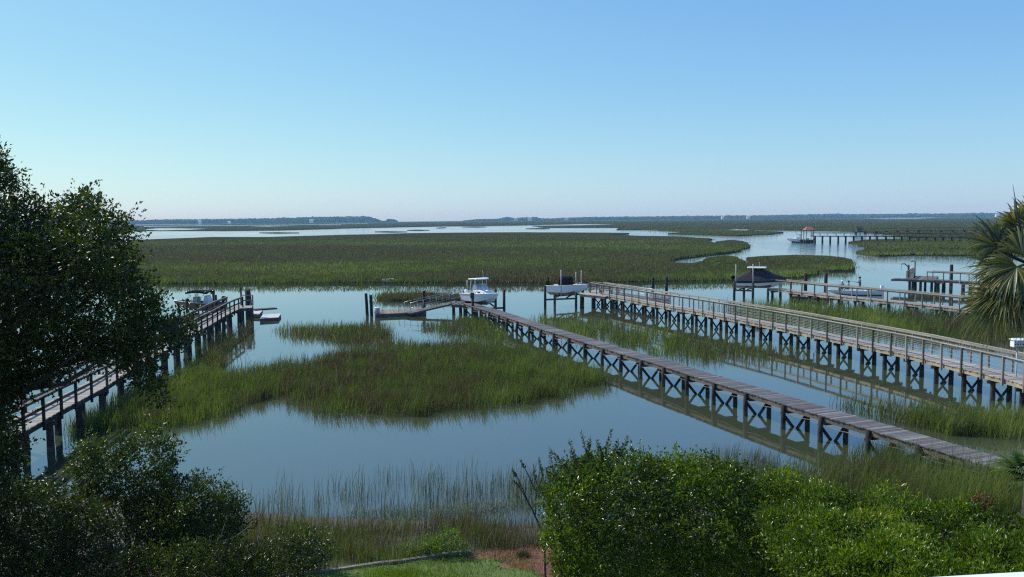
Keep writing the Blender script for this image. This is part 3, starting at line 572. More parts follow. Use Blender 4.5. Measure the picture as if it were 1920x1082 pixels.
# cabin boat with hardtop, centre
lift('boat_lift', 'dark piling boat lift under the white hardtop boat', [(873, 583, 548), (886, 590, 552), (945, 588, 543), (929, 581, 542)], (83, 77.5, 78.5, 84.5), 573, motors=(0, 1), guides=((876, 548, 525, 83),))
def boat1():
    c = YD(902, 571, 80.5); r = empty('cabin_boat', c, math.radians(-52), 'white cabin motorboat with hardtop raised on the lift by the plank walkway', 'boat'); L, B, D = 4.3, 1.9, 1.0
    hull_parts(r, L, B, D)
    mb = MB(); rows = []
    for x, w_, h in ((-.1, .74, .42), (.35, .72, .46), (1.0, .55, .32), (1.5, .3, .12)): rows.append([(x, -w_, D * 1.02), (x, w_, D * 1.02), (x, w_ * .8, D + h), (x, -w_ * .8, D + h)])
    mb.loft(rows, smooth=False); cab = mb.build('cabin', M['white'], r, bevel=.05)
    for sg in (-1, 1):
        mb = MB(); mb.box((.55, sg * .67, D + .22), (.4, .03, .1), None); mb.build('window', M['black'], cab)
    mb = MB(); mb.add([(.3, -.6, D + .45), (.3, .6, D + .45), (-.05, .55, D + 1.0), (-.05, -.55, D + 1.0)], [(0, 1, 2, 3)]); 
    for sg in (-1, 1): mb.add([(.3, sg * .6, D + .45), (-.5, sg * .66, D + .43), (-.45, sg * .58, D + .95), (-.05, sg * .55, D + 1.0)], [(0, 1, 2, 3)])
    mb.build('windscreen', M['glass'], r)
    mb = MB(); rows = []
    for x, w_, z in ((-1.0, .6, 1.42), (-.95, .78, 1.44), (-.2, .8, 1.5), (.3, .75, 1.48), (.4, .6, 1.45)): rows.append([(x, -w_, D + z - .06), (x, w_, D + z - .06), (x, w_ * .94, D + z + .03), (x, -w_ * .94, D + z + .03)])
    mb.loft(rows, smooth=False); mb.build('hardtop', M['white'], r)
    for x0, x1 in ((-.75, -.6), (.15, 0)):
        for sg in (-1, 1):
            mb = MB(); mb.tube([(x0 - .1, sg * .72, D), (x1, sg * .66, D + 1.42)], .03, 6); mb.build('top_support', M['pvc'], r)
    mb = MB(); mb.box((-.5, 0, D * .5 + .45), (.45, .8, .8)); mb.build('console', M['white'], r, bevel=.06)
    mb = MB(); mb.box((-1.1, 0, D * .5 + .3), (.4, .9, .5)); mb.build('seat', M['pvc'], r, bevel=.06)
    mb = MB(); mb.tube([(-.3, .5, D + 1.5), (-.35, .5, D + 2.2)], .012, 5); mb.build('antenna', M['pvc'], r)
    outboard(r, -L / 2 - .12, 0, D * .75, 'white', .25)
    mb = MB(); mb.tube([(1.0, .5, D * 1.1), (1.3, .42, D * 1.42), (1.95, .05, D * 1.55), (1.3, -.42, D * 1.42), (1.0, -.5, D * 1.1)], .018, 6); mb.build('bow_rail', M['metal'], r)
boat1()
lift('boat_lift', 'dark piling boat lift with white guide poles under the open white boat', [(1040, 574, 539), (1022, 581, 536), (1080, 579, 548), (1093, 574, 540)], (88, 84, 85, 90), 557, motors=(), guides=((1052, 556, 506, 84.5), (1090, 548, 507, 86), (1080, 540, 510, 90)))
def boat2():
    c = YD(1062, 554, 86.5); r = empty('console_boat', c, math.radians(-32), 'open white boat with black covered console raised on a lift', 'boat'); L, B, D = 3.8, 1.7, 1.0
    hull_parts(r, L, B, D)
    mb = MB(); rows = []
    for z, sx, sy in ((.45, .75, .55), (1.0, .7, .55), (1.75, .6, .5), (1.95, .5, .4)): rows.append([(.0 - sx, -sy, z), (.0 + sx, -sy, z), (-.05 + sx * .9, sy, z), (.0 - sx, sy, z)])
    mb.loft(rows, smooth=False); mb.build('console_cover', M['black'], r, bevel=.08)
    mb = MB(); mb.box((-1.0, 0, .72), (.35, .9, .5)); mb.build('seat', M['pvc'], r, bevel=.05)
    outboard(r, -L / 2 - .1, .1, .9, 'black', .5)
    mb = MB(); mb.tube([(-1.75, -.45, .8), (-1.85, -.5, 1.85)], .07, 8); mb.build('pole_anchor', M['black'], r)
    mb = MB(); mb.tube([(1.1, .4, D * 1.1), (1.45, .3, D * 1.35), (1.9, 0, D * 1.4), (1.45, -.3, D * 1.35), (1.1, -.4, D * 1.1)], .016, 6); mb.build('bow_rail', M['metal'], r)
boat2()
lift('boat_lift', 'piling boat lift with white guide poles under the canvas covered boat', [(1395, 562, 535), (1377, 566, 527), (1412, 568, 530), (1440, 562, 541)], (94, 90, 89, 95), 541, motors=(), guides=((1380, 545, 496, 91), (1412, 545, 495, 89)))
def boat3():
    c = YD(1421, 540, 92.5); r = empty('covered_boat', c, math.radians(-22), 'white boat shrouded in dark canvas with white flat top on lift', 'boat'); L, B, D = 4.9, 1.9, .85
    rows = hull_parts(r, L, B, D)
    mb = MB(); n = len(rows); out = []
    for i, s in enumerate(rows):
        u = i / (n - 1); x = s[2][0]; bw = s[2][1] + .03; sz = s[2][2]
        ridge = np.interp(u, [0, .3, .42, .62, .68, 1.0], [.12, .85, 1.12, 1.12, .95, .1]); tw = np.interp(u, [0, .3, .42, .62, .68, 1], [.75, .45, .36, .36, .42, .6])
        dr = .28; bk = sz + .06
        out.append([(x, -bw, sz - dr), (x, -bw * 1.0, bk), (x, -bw * tw, bk + ridge * .9), (x, 0, bk + ridge), (x, bw * tw, bk + ridge * .9), (x, bw, bk), (x, bw, sz - dr), (x, 0, sz - .1)])
    mb.loft(out, smooth=False); mb.build('canvas_cover', M['cover'], r)
    mb = MB(); mb.loft([[(x, -w_, D + 1.36), (x, w_, D + 1.36), (x, w_ * .95, D + 1.44), (x, -w_ * .95, D + 1.44)] for x, w_ in ((-1.1, .5), (-1.0, .7), (.75, .7), (.85, .5))], smooth=False); mb.build('flat_top', M['white'], r)
    for x in (-.3, .4):
        for sg in (-1, 1):
            mb = MB(); mb.tube([(x, sg * .35, D + .9), (x, sg * .45, D + 1.38)], .03, 6); mb.build('top_support', M['black'], r)
    outboard(r, -L / 2 - .1, 0, .75, 'black', .1)
    mb = MB(); mb.tube([(.1, .2, D + 1.44), (.1, .2, D + 2.0)], .012, 5); mb.build('antenna', M['pvc'], r)
boat3()
lift('boat_lift', 'shadowed boat lift under the brown boat behind the left walkway', [(352, 585, 560), (350, 590, 560), (404, 590, 553), (400, 585, 545)], (88, 82, 82, 88), 584, motors=(3,))
def boat4():
    c = YD(376, 583, 84); r = empty('bimini_boat', c, math.radians(172), 'brown hulled boat with black bimini top behind the left walkway', 'boat'); L, B, D = 4.6, 1.9, .85
    hull_parts(r, L, B, D, 'brownhull', 'brownhull')
    mb = MB(); rows = []
    for x in np.linspace(-1.1, 1.1, 7):
        z = D + 1.25 - .12 * (x / 1.1) ** 2; rows.append([(x, -.8, z - .08), (x, 0, z), (x, .8, z - .08), (x, .82, z - .26), (x, 0, z - .1), (x, -.82, z - .26)])
    mb.loft(rows, smooth=False); mb.build('bimini_top', M['black'], r)
    for x0, x1 in ((-.2, -1.0), (.2, 1.0), (-.2, .2)):
        for sg in (-1, 1):
            mb = MB(); mb.tube([(x0, sg * .85, D), (x1, sg * .78, D + 1.15)], .018, 6); mb.build('bimini_frame', M['metal'], r)
    mb = MB(); mb.box((.35, 0, D + .1), (.5, .7, .9)); mb.build('console', M['grey'], r, bevel=.05)
    mb = MB(); mb.add([(.45, -.35, D + .55), (.45, .35, D + .55), (.3, .32, D + .9), (.3, -.32, D + .9)], [(0, 1, 2, 3)]); mb.build('windscreen', M['glass'], r)
    mb = MB(); mb.loft([[(-.8 - s_, -.4, z), (-.8 + s_, -.4, z), (-.8 + s_, .4, z), (-.8 - s_, .4, z)] for z, s_ in ((.4, .32), (1.1, .3), (1.55, .14))], smooth=False); mb.build('seat_cover', M['pvc'], r, bevel=.08)
    outboard(r, -L / 2 - .1, 0, .9, 'black', .1)
boat4()
# skiff with anglers
sk = YD(1603, 556, 97); SK = np.array([sk[0], sk[1], -.12])
def skiff():
    r = empty('fishing_skiff', SK, math.radians(176), 'low white fishing skiff carrying three people beyond the far railings', 'boat'); L, B, D = 5.6, 2.0, .62
    hull_parts(r, L, B, D, 'white', 'white')
    mb = MB(); mb.box((-.4, 0, .62), (.5, .6, .7)); mb.build('console', M['white'], r, bevel=.05)
    mb = MB(); mb.box((-1.4, 0, .5), (.4, 1.1, .35)); mb.build('seat', M['pvc'], r, bevel=.04)
    mb = MB(); mb.box((1.55, 0, .6), (.4, .9, .3)); mb.build('seat', M['pvc'], r, bevel=.04)
    outboard(r, -L / 2 - .12, 0, .62, 'white', .05)
skiff()
# people: one skinned body each, coloured by height as clothing
def cloth(name, bands):
    m, t, b = nmat(name); g = N(t, 'ShaderNodeTexCoord').outputs['Object']; s_ = N(t, 'ShaderNodeSeparateXYZ'); t.links.new(g, s_.inputs[0])
    mr = N(t, 'ShaderNodeMapRange'); mr.inputs[1].default_value = 0; mr.inputs[2].default_value = 2; t.links.new(s_.outputs[2], mr.inputs[0])
    r = ramp(t, [(z / 2, c) for z, c in bands]); r.color_ramp.interpolation = 'CONSTANT'; t.links.new(mr.outputs[0], r.inputs[0]); t.links.new(r.outputs[0], b.inputs['Base Color']); b.inputs['Roughness'].default_value = .8; return m
def person(loc, rz, label, seated, shirt, pants, hat, hold=False):
    v = []; e = []; rad = []
    def add(p, r_, par=None):
        v.append(p); rad.append(r_)
        if par is not None: e.append((par, len(v) - 1))
        return len(v) - 1
    hz = .52 if seated else .92
    pel = add((0, 0, hz), .15); ab = add((.01, 0, hz + .18), .14, pel); ch = add((0, 0, hz + .38), .16, ab); nk = add((0, 0, hz + .56), .06, ch)
    hb = add((.02, 0, hz + .66), .085, nk); hd = add((.03, 0, hz + .76), .1, hb); ht = add((.02, 0, hz + .85), .07, hd); add((.13, 0, hz + .72), .018, hd)
    for sg in (-1, 1): add((.03, sg * .1, hz + .73), .015, hd)
    for sg in (-1, 1):
        hp = add((0, sg * .1, hz - .05), .1, pel)
        if seated: kn = add((.44, sg * .13, hz), .07, hp); an = add((.48, sg * .13, .08), .045, kn); add((.66, sg * .14, .04), .04, an)
        else: kn = add((.03, sg * .12, .5), .07, hp); an = add((0, sg * .13, .08), .045, kn); add((.2, sg * .14, .04), .04, an)
        sh = add((0, sg * .2, hz + .48), .07, ch)
        if hold or seated: el = add((.1, sg * .27, hz + .22), .05, sh); wr = add((.36, sg * .14, hz + .28), .032, el); dx, dz = .02, .005
        else: el = add((-.03, sg * .27, hz + .2), .05, sh); wr = add((.06, sg * .27, hz - .05), .032, el); dx, dz = .004, -.02
        pm = add((v[wr][0] + dx * 3.2, v[wr][1], v[wr][2] + dz * 3.2), .028, wr)
        for k, ln in enumerate((.06, .075, .07, .055)):
            y0 = v[pm][1] + (k - 1.5) * .02; f1 = add((v[pm][0] + dx * 2, y0, v[pm][2] + dz * 2 - .004), .009, pm); add((v[f1][0] + ln * .6 * (dx > .01), y0, v[f1][2] - ln * .6), .008, f1)
        add((v[wr][0] + dx * 2.5, v[wr][1] - sg * .045, v[wr][2] + dz * 2 + .01), .01, wr)
    me = bpy.data.meshes.new('person'); me.from_pydata(v, e, []); me.materials.append(cloth('clothing', [(0, (.1, .07, .05)), (.1, pants), (hz + .12, shirt), (hz + .55, (.42, .25, .18))]))
    o = bpy.data.objects.new('person', me); link(o); o.location = loc; o.rotation_euler = (0, 0, rz)
    m_ = o.modifiers.new('skin', 'SKIN'); m_.use_smooth_shade = True
    if me.skin_vertices:
        for i, q in enumerate(me.skin_vertices[0].data): q.radius = (rad[i], rad[i]); q.use_root = (i == 0)
    s_ = o.modifiers.new('sub', 'SUBSURF'); s_.levels = 1; s_.render_levels = 1
    mb = MB(); z = hz + .8
    mb.tube([(.02, 0, z), (.02, 0, z + .07), (.02, 0, z + .12)], [.125, .12, .06], 12); mb.tube([(.05, 0, z - .005), (.05, 0, z + .012)], [.19, .18], 14); mb.build('hat', M[hat], o)
    return tag(o, label, 'person', 'people fishing from the skiff')
person((sk[0] - 1.45, sk[1], .25), math.radians(200), 'person in dark top and pale hat sitting at the left end of the skiff', True, (.03, .04, .07), (.1, .1, .12), 'pvc', True)
person((sk[0] - .68, sk[1] + .1, .2), math.radians(160), 'person sitting low in the middle of the skiff, dark clothes', True, (.04, .05, .06), (.07, .07, .08), 'black', True)
person((sk[0] + .5, sk[1] - .1, .25), math.radians(180), 'person standing tall at the right of the skiff holding a rod', False, (.05, .07, .08), (.06, .06, .09), 'black', True)
mb = MB(); mb.tube([(0, 0, 0), (-1.0, 0, .12), (-2.0, .05, .4)], [.015, .01, .005], 5); o = mb.build('fishing_rod', M['darkmetal']); o.location = (sk[0] + .5 - .42, sk[1] - .1, .25 + 1.24); tag(o, 'thin fishing rod held by the standing person', 'fishing rod')
# distant boats and boathouse
c = YD(1494, 447, 296); r = empty('cruiser', (c[0], c[1], -.2), math.radians(172), 'distant white motor cruiser moored left of the boathouse', 'boat'); hull_parts(r, 5.2, 2.2, 1.3, 'white', 'black')
mb = MB(); mb.loft([[(x, -w_, 1.3), (x, w_, 1.3), (x, w_ * .8, 1.3 + h), (x, -w_ * .8, 1.3 + h)] for x, w_, h in ((-.9, .85, .6), (.2, .85, .65), (1.3, .5, .2))], smooth=False); mb.build('cabin', M['white'], r)
mb = MB(); mb.loft([[(x, -.8, 2.75), (x, .8, 2.75), (x, .8, 2.85), (x, -.8, 2.85)] for x in (-1.2, .2)], smooth=False); mb.build('canopy', M['black'], r)
for x in (-1.1, .1):
    for sg in (-1, 1):
        mb = MB(); mb.tube([(x, sg * .7, 1.2), (x, sg * .7, 2.75)], .05, 6); mb.build('canopy_support', M['metal'], r)
c = YD(1513, 450, 292); r = empty('moored_boat', (c[0], c[1], -.15), math.radians(165), 'dark boat moored under the distant red roof', 'boat'); hull_parts(r, 4.0, 1.8, 1.0, 'darkmetal', 'black')
mb = MB(); mb.box((-.2, 0, 1.2), (1.0, .9, .9)); mb.build('console', M['grey'], r, bevel=.1); outboard(r, -2.1, 0, 1.0, 'black')
c = YD(1516, 452, 288); r = empty('boathouse', (c[0], c[1], 0), 0, 'distant open boathouse with red hipped roof on posts', 'boathouse')
zr = YD(1516, 431, 288)[2]; za = YD(1516, 425, 288)[2]
mb = MB(); mb.loft([[(-1.55, -1.5, zr), (1.55, -1.5, zr), (1.55, 1.5, zr), (-1.55, 1.5, zr)], [(-.7, -.15, za), (.7, -.15, za), (.7, .15, za), (-.7, .15, za)]], smooth=False); mb.build('roof', M['red'], r)
for x in (-1.25, 1.25):
    for y in (-1.2, 1.2):
        mb = MB(); mb.box((x, y, zr / 2 - .3), (.18, .18, zr + .5)); mb.build('post', M['beam'], r)
mb = MB(); mb.box((0, 0, 1.0), (2.8, 2.7, .2)); mb.build('floor', M['deck'], r)
for sg in (-1.9, 1.9):
    mb = MB(); mb.bar((-1.25, sg * .63, zr - .12), (1.25, sg * .63, zr - .12), .12, .2); mb.build('beam', M['beam'], r)
c = YD(1502, 452, 292)
mb = MB(); mb.tube([(0, 0, -.6), (0, 0, 4.2)], .16, 8); o = mb.build('mooring_pile', M['pile']); o.location = (c[0], c[1], 0); tag(o, 'distant mooring piling between the cruiser and the red roof', 'piling', 'dark mooring pilings by the docks')
c = YD(1610, 437, 425); r = empty('dock_shed', (c[0], c[1], .6), 0, 'distant dark shed at the left end of the farthest pier', 'shed')
mb = MB(); mb.box((0, 0, 1.4), (2.6, 2.4, 2.0)); mb.build('wall', M['beam'], r); mb = MB(); mb.loft([[(-1.6, -1.5, 2.4), (1.6, -1.5, 2.4), (1.6, 1.5, 2.4), (-1.6, 1.5, 2.4)], [(-1.5, -.1, 3.1), (1.5, -.1, 3.1), (1.5, .1, 3.1), (-1.5, .1, 3.1)]], smooth=False); mb.build('roof', M['pile'], r)
mb = MB(); mb.box((-.2, 0, .3), (6, 3.4, .3)); mb.build('floor', M['deck'], r)
c = at(726, 528, 0.3); r = empty('stranded_boat', (c[0], c[1] + .5, .3), math.radians(3), 'small white boat lying on the far marsh edge', 'boat'); hull_parts(r, 1.5, .6, .3, 'white', 'white'); mb = MB(); mb.box((0, 0, .24), (.18, .46, .03)); mb.build('seat', M['pvc'], r)

# ------------------------------------------------------------------ far shore
def far_woods(name, pts, d, label, cat):
    mb = MB()
    for (x0, b0, h0), (x1, b1, h1) in zip(pts[:-1], pts[1:]):
        n = max(3, int((x1 - x0) / 1.1))
        for i in range(n):
            u = (i + random.random()) / n; x = x0 + (x1 - x0) * u; b = b0 + (b1 - b0) * u; h = (h0 + (h1 - h0) * u) * random.uniform(.86, 1.06); dd = d * random.uniform(.97, 1.05)
            p = YD(x, b, dd); hh = h * .86 / F * dd * (random.uniform(1.05, 1.18) if random.random() < .05 else 1); rr = random.uniform(6, 14) * (hh / 18 + .3)
            mb.blob((p[0], p[1], hh * .5), (rr, rr * 1.2, hh * .52), .5, 8, 5, .45)
    return tag(mb.build(name, M['farwood']), label, cat, kind='stuff')
far_woods('far_woods', [(-300, 424, 9), (100, 421.5, 9), (270, 420, 8), (300, 419.5, 9), (400, 418.5, 9), (500, 417.5, 9.5), (560, 417, 11), (640, 416, 12), (690, 415.5, 11), (712, 415, 4.5)], 3300, 'dark blue wooded island on the left horizon', 'woods')
far_woods('island_trees', [(716, 415, 2.5), (724, 414.6, 2.5), (730, 414.5, 6.5), (738, 414.4, 5.5), (746, 414.2, 1.5)], 3400, 'small tree clump off the right end of the left island', 'trees')
far_woods('far_woods', [(868, 411.8, 1.5), (893, 411.5, 4), (935, 411, 4.5), (948, 410.8, 8), (965, 410.6, 6), (1000, 410.4, 7.5), (1020, 410, 4), (1090, 409.5, 6.5), (1200, 408.6, 6.5), (1330, 407.5, 7), (1450, 406.5, 7), (1570, 405.5, 9), (1600, 405.3, 7.5), (1750, 404, 7.5), (1950, 402.5, 8)], 3500, 'long dark blue wooded shore on the right horizon', 'woods')
houses = [(375, 414.5, 6, 'leftmost of the tiny white houses on the left island'), (430, 416.5, 6, 'tiny white house at the foot of the left island, second from left'), (584, 411.5, 9, 'largest white house near the top of the left island woods'),
          (967, 408, 9, 'long low white house at the left tip of the right shore'), (993, 407.4, 10, 'white house second from the left tip of the right shore'), (1062, 405.6, 8, 'white house third from the left tip of the right shore'), (1355, 403.6, 6, 'white house at the treetops above the red boathouse side, left one'), (1403, 402.2, 7, 'white house in the shore woods left of the boathouse, nearer the boathouse'), (1870, 396.3, 8, 'white house in the right shore woods behind the palm top')]
for x, y, wpx, lab in houses:
    d = 3120; p = YD(x, y, d); W_ = wpx * .75 / F * d; base = 0.0; z = float(np.clip(p[2] + 1, 6, 10)); r = empty('shore_house', (p[0], p[1], 0), 0, lab, 'house', 'white houses on the far shore')
    mb = MB(); mb.box((0, 0, z / 2), (W_, 10, z)); mb.build('wall', M['white'], r); mb = MB(); mb.loft([[(-W_ / 2 - 1, -6, z), (W_ / 2 + 1, -6, z), (W_ / 2 + 1, 6, z), (-W_ / 2 - 1, 6, z)], [(-W_ / 2, -.5, z + 2.4), (W_ / 2, -.5, z + 2.4), (W_ / 2, .5, z + 2.4), (-W_ / 2, .5, z + 2.4)]], smooth=False); mb.build('roof', M['grey'], r)

# ------------------------------------------------------------------ grass
def blades(B, h, wd, tint, lean=.34, wind=(.12, -.05)):
    n = len(B); a = rng.uniform(0, 2 * math.pi, n); ln = np.abs(rng.normal(0, lean, n)) * h; a2 = rng.uniform(0, 2 * math.pi, n)
    D = np.stack([np.cos(a) * ln + wind[0] * h, np.sin(a) * ln + wind[1] * h, np.zeros(n)], 1); W = np.stack([np.cos(a2), np.sin(a2), np.zeros(n)], 1) * (wd / 2)[:, None]
    up = np.array([0, 0, 1.]); m_ = B + D * .35 + up * (h * .55)[:, None]; t_ = B + D + up * (h * (1 - .25 * (ln / h)))[:, None]
    V = np.stack([B - W, B + W, m_ - W * .8, m_ + W * .8, t_], 1).reshape(-1, 3); i = np.arange(n)[:, None] * 5
    Lp = (i + np.array([0, 1, 3, 2, 2, 3, 4])).ravel(); st = (np.arange(n)[:, None] * 7 + np.array([0, 4])).ravel()
    return V, Lp, st, np.repeat(tint, 2)
def grass(name, specs, mat, label, cat='grass', kind='stuff'):
    """specs: (poly, per px density, height, height jitter, clump threshold, tint shift, z function)"""
    VV = []; LL_ = []; SS = []; TT = []; vo = lo = 0
    for poly, dens, h0, hj, clump, ts, zf in specs:
        n = int(poly_area(poly) * dens); px, py = sample_poly(poly, n)
        if zf == 'water' and poly_area(poly) > 4000 and len(poly) < 60 and name == 'marsh_grass': e_ = edgedist(px, py, poly); kq = rng.random(n) < np.clip(e_ / 16, .08, 1); px, py = px[kq], py[kq]; n = len(px)
        P = at(px, py, 0.0) if zf == 'water' else (at_ground(px, py) if zf == 'ground' else at(px, py, zf))
        if zf == 'ground': P[:, 2] = gnd(P[:, 0], P[:, 1]) - .03
        d = P[:, 1]; sc_ = np.clip(d / 45, .6, 40)
        P[:, :2] += rng.normal(0, .12, (len(P), 2)) * np.minimum(sc_, 3)[:, None] + np.abs(rng.normal(0, 1, (len(P), 1))) * rng.normal(0, .16, (len(P), 2))
        P[:, 0] += (vnoise(P[:, 0] / 1.7, P[:, 1] / 1.7, 81) - .5) * 1.3; P[:, 1] += (vnoise(P[:, 0] / 1.4, P[:, 1] / 1.4, 82) - .5) * 1.1
        if clump > 0: k = fbm(P[:, 0] * .9 / np.sqrt(sc_), P[:, 1] * .55 / np.sqrt(sc_), 11) > clump; P = P[k]; d = d[k]; sc_ = sc_[k]
        n = len(P); far_ = sc_ > 1.9; big = fbm(P[:, 0] / np.where(far_, 26 * sc_ ** .7, 6 * np.sqrt(sc_)), P[:, 1] / np.where(far_, 5.5 * sc_ ** .7, 3.5 * sc_ ** .8), 21); big = np.where(far_, .5 + (big - .5) * 2.0, big); q_ = np.sqrt(sc_); med = fbm(P[:, 0] / (.7 * q_), P[:, 1] / (.7 * q_), 31); tuft = vnoise(P[:, 0] / (.28 * q_), P[:, 1] / (.34 * q_), 91)
        tint = np.clip((big - .5) * 1.5 + .48 + (med - .5) * .9 + rng.normal(0, .15, n) + ts, 0, 1)
        tint = np.where(rng.random(n) < .07, rng.uniform(.85, 1, n), tint)
        h = h0 * np.clip(rng.normal(1, hj, n), .3, 1.6) * (.62 + .42 * fbm(P[:, 0] / 2.5, P[:, 1] / 2.5, 41) + .42 * tuft)
        V, Lp, st, t2 = blades(P, h, np.maximum(.009, d * .0005) * rng.uniform(.6, 1.4, n), tint); VV.append(V); LL_.append(Lp + vo); SS.append(st + lo); TT.append(t2); vo += len(V); lo += len(Lp)
    o = np_obj(name, np.concatenate(VV), np.concatenate(LL_), np.concatenate(SS), np.concatenate(TT), M[mat]); return tag(o, label, cat, kind=kind)
N1 = [(130, 822), (200, 815), (260, 812), (330, 803), (400, 789), (460, 764), (520, 752), (548, 752), (580, 772), (640, 781), (740, 783), (850, 777), (960, 765), (1040, 752), (1100, 735), (1148, 714), (1100, 694), (1060, 680), (985, 656), (925, 642), (870, 640), (830, 648), (780, 646), (735, 638), (700, 650), (640, 660), (570, 680), (520, 684), (470, 694), (430, 700), (380, 690), (300, 715), (150, 785)]
N1u = [(502, 628), (540, 613), (600, 611), (722, 610), (738, 624), (745, 640), (700, 652), (640, 648), (600, 640), (545, 637)]
N1b = [(300, 740), (340, 700), (385, 655), (430, 622), (474, 606), (484, 614), (470, 632), (440, 652), (424, 676), (432, 700), (380, 705)]
N1c = [(800, 616), (860, 600), (920, 603), (940, 625), (925, 640), (870, 632), (835, 628)]
N2 = [(985, 606), (1010, 596), (1080, 592), (1140, 604), (1250, 622), (1400, 650), (1500, 665), (1610, 672), (1500, 674), (1430, 676), (1300, 680), (1230, 668), (1170, 662), (1150, 648), (1090, 640), (1060, 628), (1000, 612)]
N3 = [(1300, 578), (1370, 571), (1450, 568), (1550, 570), (1700, 580), (1840, 590), (1980, 600), (1980, 655), (1840, 650), (1780, 646), (1700, 640), (1600, 630), (1500, 613), (1400, 595)]
N4 = [(1560, 762), (1620, 764), (1720, 775), (1820, 782), (1960, 785), (1960, 838), (1850, 828), (1780, 823), (1700, 808), (1640, 794)]
grass('marsh_grass', [(N1, 1.0, .6, .3, 0, .0, 'water'), (N1u, .9, .62, .26, 0, -.03, 'water'), (N1b, .5, .8, .2, 0, -.15, 'water'), (N1c, .5, .55, .25, 0, -.05, 'water')], 'grass', 'large green cordgrass island in the near creek')
grass('marsh_grass', [(N2, .5, .62, .25, .36, .02, 'water')], 'grass', 'dull green cordgrass strip between the two long walkways')
grass('marsh_grass', [(N3, .5, .85, .2, 0, .08, 'water')], 'grass', 'green cordgrass bed beyond the railed walkway')
grass('marsh_grass', [(N4, .45, .75, .22, .2, -.02, 'water'), ([(1530, 752), (1640, 752), (1760, 772), (1900, 770), (1960, 790), (1960, 838), (1850, 828), (1700, 808), (1640, 790)], .05, .8, .25, .45, .05, 'water')], 'grass', 'low cordgrass clump between the walkways at the right edge')
grass('marsh_grass', [(FIELD, .9, .34, .3, 0, -.17, .48), (ISLE_A, 1.0, .5, .3, 0, .05, .46), (ISLE_B, 1.0, .5, .3, 0, -.05, .46), (RIGHT, .9, .5, .3, 0, -.08, .48), (UPR, .7, .5, .3, 0, -.05, .48)], 'grass', 'short cordgrass covering the marsh across the creek')
def rimpoly(poly, w_=2.6):
    return [(x, y + 1.0) for x, y in poly] + [(x, y - w_) for x, y in poly[::-1]]
grass('bank_grass', [(rimpoly([(-260, 539), (0, 536), (300, 532), (500, 531), (700, 530), (950, 531), (1100, 530), (1250, 527), (1400, 525), (1480, 520), (1537, 513)]), 1.6, .9, .2, 0, -.08, 'water'), (SMALL, 1.3, .65, .2, 0, .1, .1)], 'grass', 'taller cordgrass along the far creek bank')
BANK = [(300, 985), (450, 985), (540, 994), (600, 998), (700, 990), (800, 996), (940, 986), (1020, 982), (1030, 1035), (930, 1042), (880, 1040), (700, 1062), (540, 1086), (330, 1100)]
RB = [(1400, 940), (1480, 915), (1560, 893), (1640, 888), (1720, 902), (1850, 922), (1960, 935), (1960, 985), (1750, 975), (1600, 965), (1400, 960)]
grass('reed_bank', [(BANK, .24, .5, .3, 0, -.12, 'ground'), (RB, .26, .78, .28, 0, -.08, 'ground'), ([(1450, 930), (1530, 885), (1600, 862), (1660, 858), (1760, 876), (1890, 902), (1890, 930), (1720, 910), (1640, 905), (1560, 910)], .2, .75, .3, .2, .14, 'ground'), ([(1640, 850), (1760, 846), (1960, 850), (1960, 900), (1880, 885), (1760, 862)], .06, .4, .3, .38, .0, 'ground')], 'grass', 'brown green reeds covering the near bank')
def reeds(name, poly, ncl, label):
    px, py = sample_poly(poly, ncl); P = []; 
    for c in at(px, py, 0.0):
        k = int(rng.integers(3, 20)); P.append(c + np.stack([rng.normal(0, .2, k), rng.normal(0, .14, k), np.zeros(k)], 1))
    P = np.concatenate(P); n = len(P); V, Lp, st, t2 = blades(P, rng.uniform(.3, .85, n), np.full(n, .010) * rng.uniform(.7, 1.5, n), np.clip(rng.normal(.6, .25, n), 0, 1), .22)
    return tag(np_obj(name, V, Lp, st, t2, M['straw']), label, 'reeds', kind='stuff')
reeds('water_reeds', [(440, 945), (520, 905), (640, 905), (760, 893), (860, 888), (960, 885), (1020, 900), (1010, 960), (900, 975), (700, 985), (560, 985)], 90, 'sparse reeds standing in the shallow water before the bank')
reeds('water_reeds', [(800, 930), (900, 905), (1000, 892), (1030, 905), (1010, 940), (900, 950)], 42, 'thicker reeds standing in shallow water left of the round bush')
reeds('water_reeds', [(1230, 880), (1300, 866), (1380, 850), (1420, 862), (1500, 880), (1480, 900), (1380, 905), (1260, 895)], 120, 'sparse reeds standing in the water behind the round bush')
reeds('water_reeds', [(1060, 700), (1150, 690), (1120, 735), (1160, 720)], 20, 'few reeds at the island edge by the plank walkway')
grass('lawn_grass', [(LAWN, .5, .07, .3, 0, 0, 'ground')], 'lawn', 'short bright grass blades of the small lawn')
o = bpy.data.objects['lawn_grass']; o.location.z = .07
px, py = sample_poly(MULCH, 3500); P = at_ground(px, py); P[:, 2] = gnd(P[:, 0], P[:, 1]) + .05; n = len(P)
V, Lp, st, t2 = blades(P, rng.uniform(.05, .14, n), np.full(n, .008), rng.uniform(0, 1, n), 1.8); tag(np_obj('pine_straw', V, Lp, st, t2, M['straw_red']), 'scattered rusty pine needles on the mulch bed', 'pine straw', kind='stuff')
px, py = sample_poly([(600, 968), (800, 974), (1000, 962), (1010, 948), (900, 956), (700, 964)], 900); P = at_ground(px, py); P[:, 2] = np.maximum(gnd(P[:, 0], P[:, 1]), 0) + .03; n = len(P)
V, Lp, st, t2 = blades(P, rng.uniform(.1, .4, n), np.full(n, .014), rng.uniform(.55, 1, n), 1.5); tag(np_obj('wrack', V, Lp, st, t2, M['straw']), 'dead pale reed litter washed up along the waterline', 'reed litter', kind='stuff')

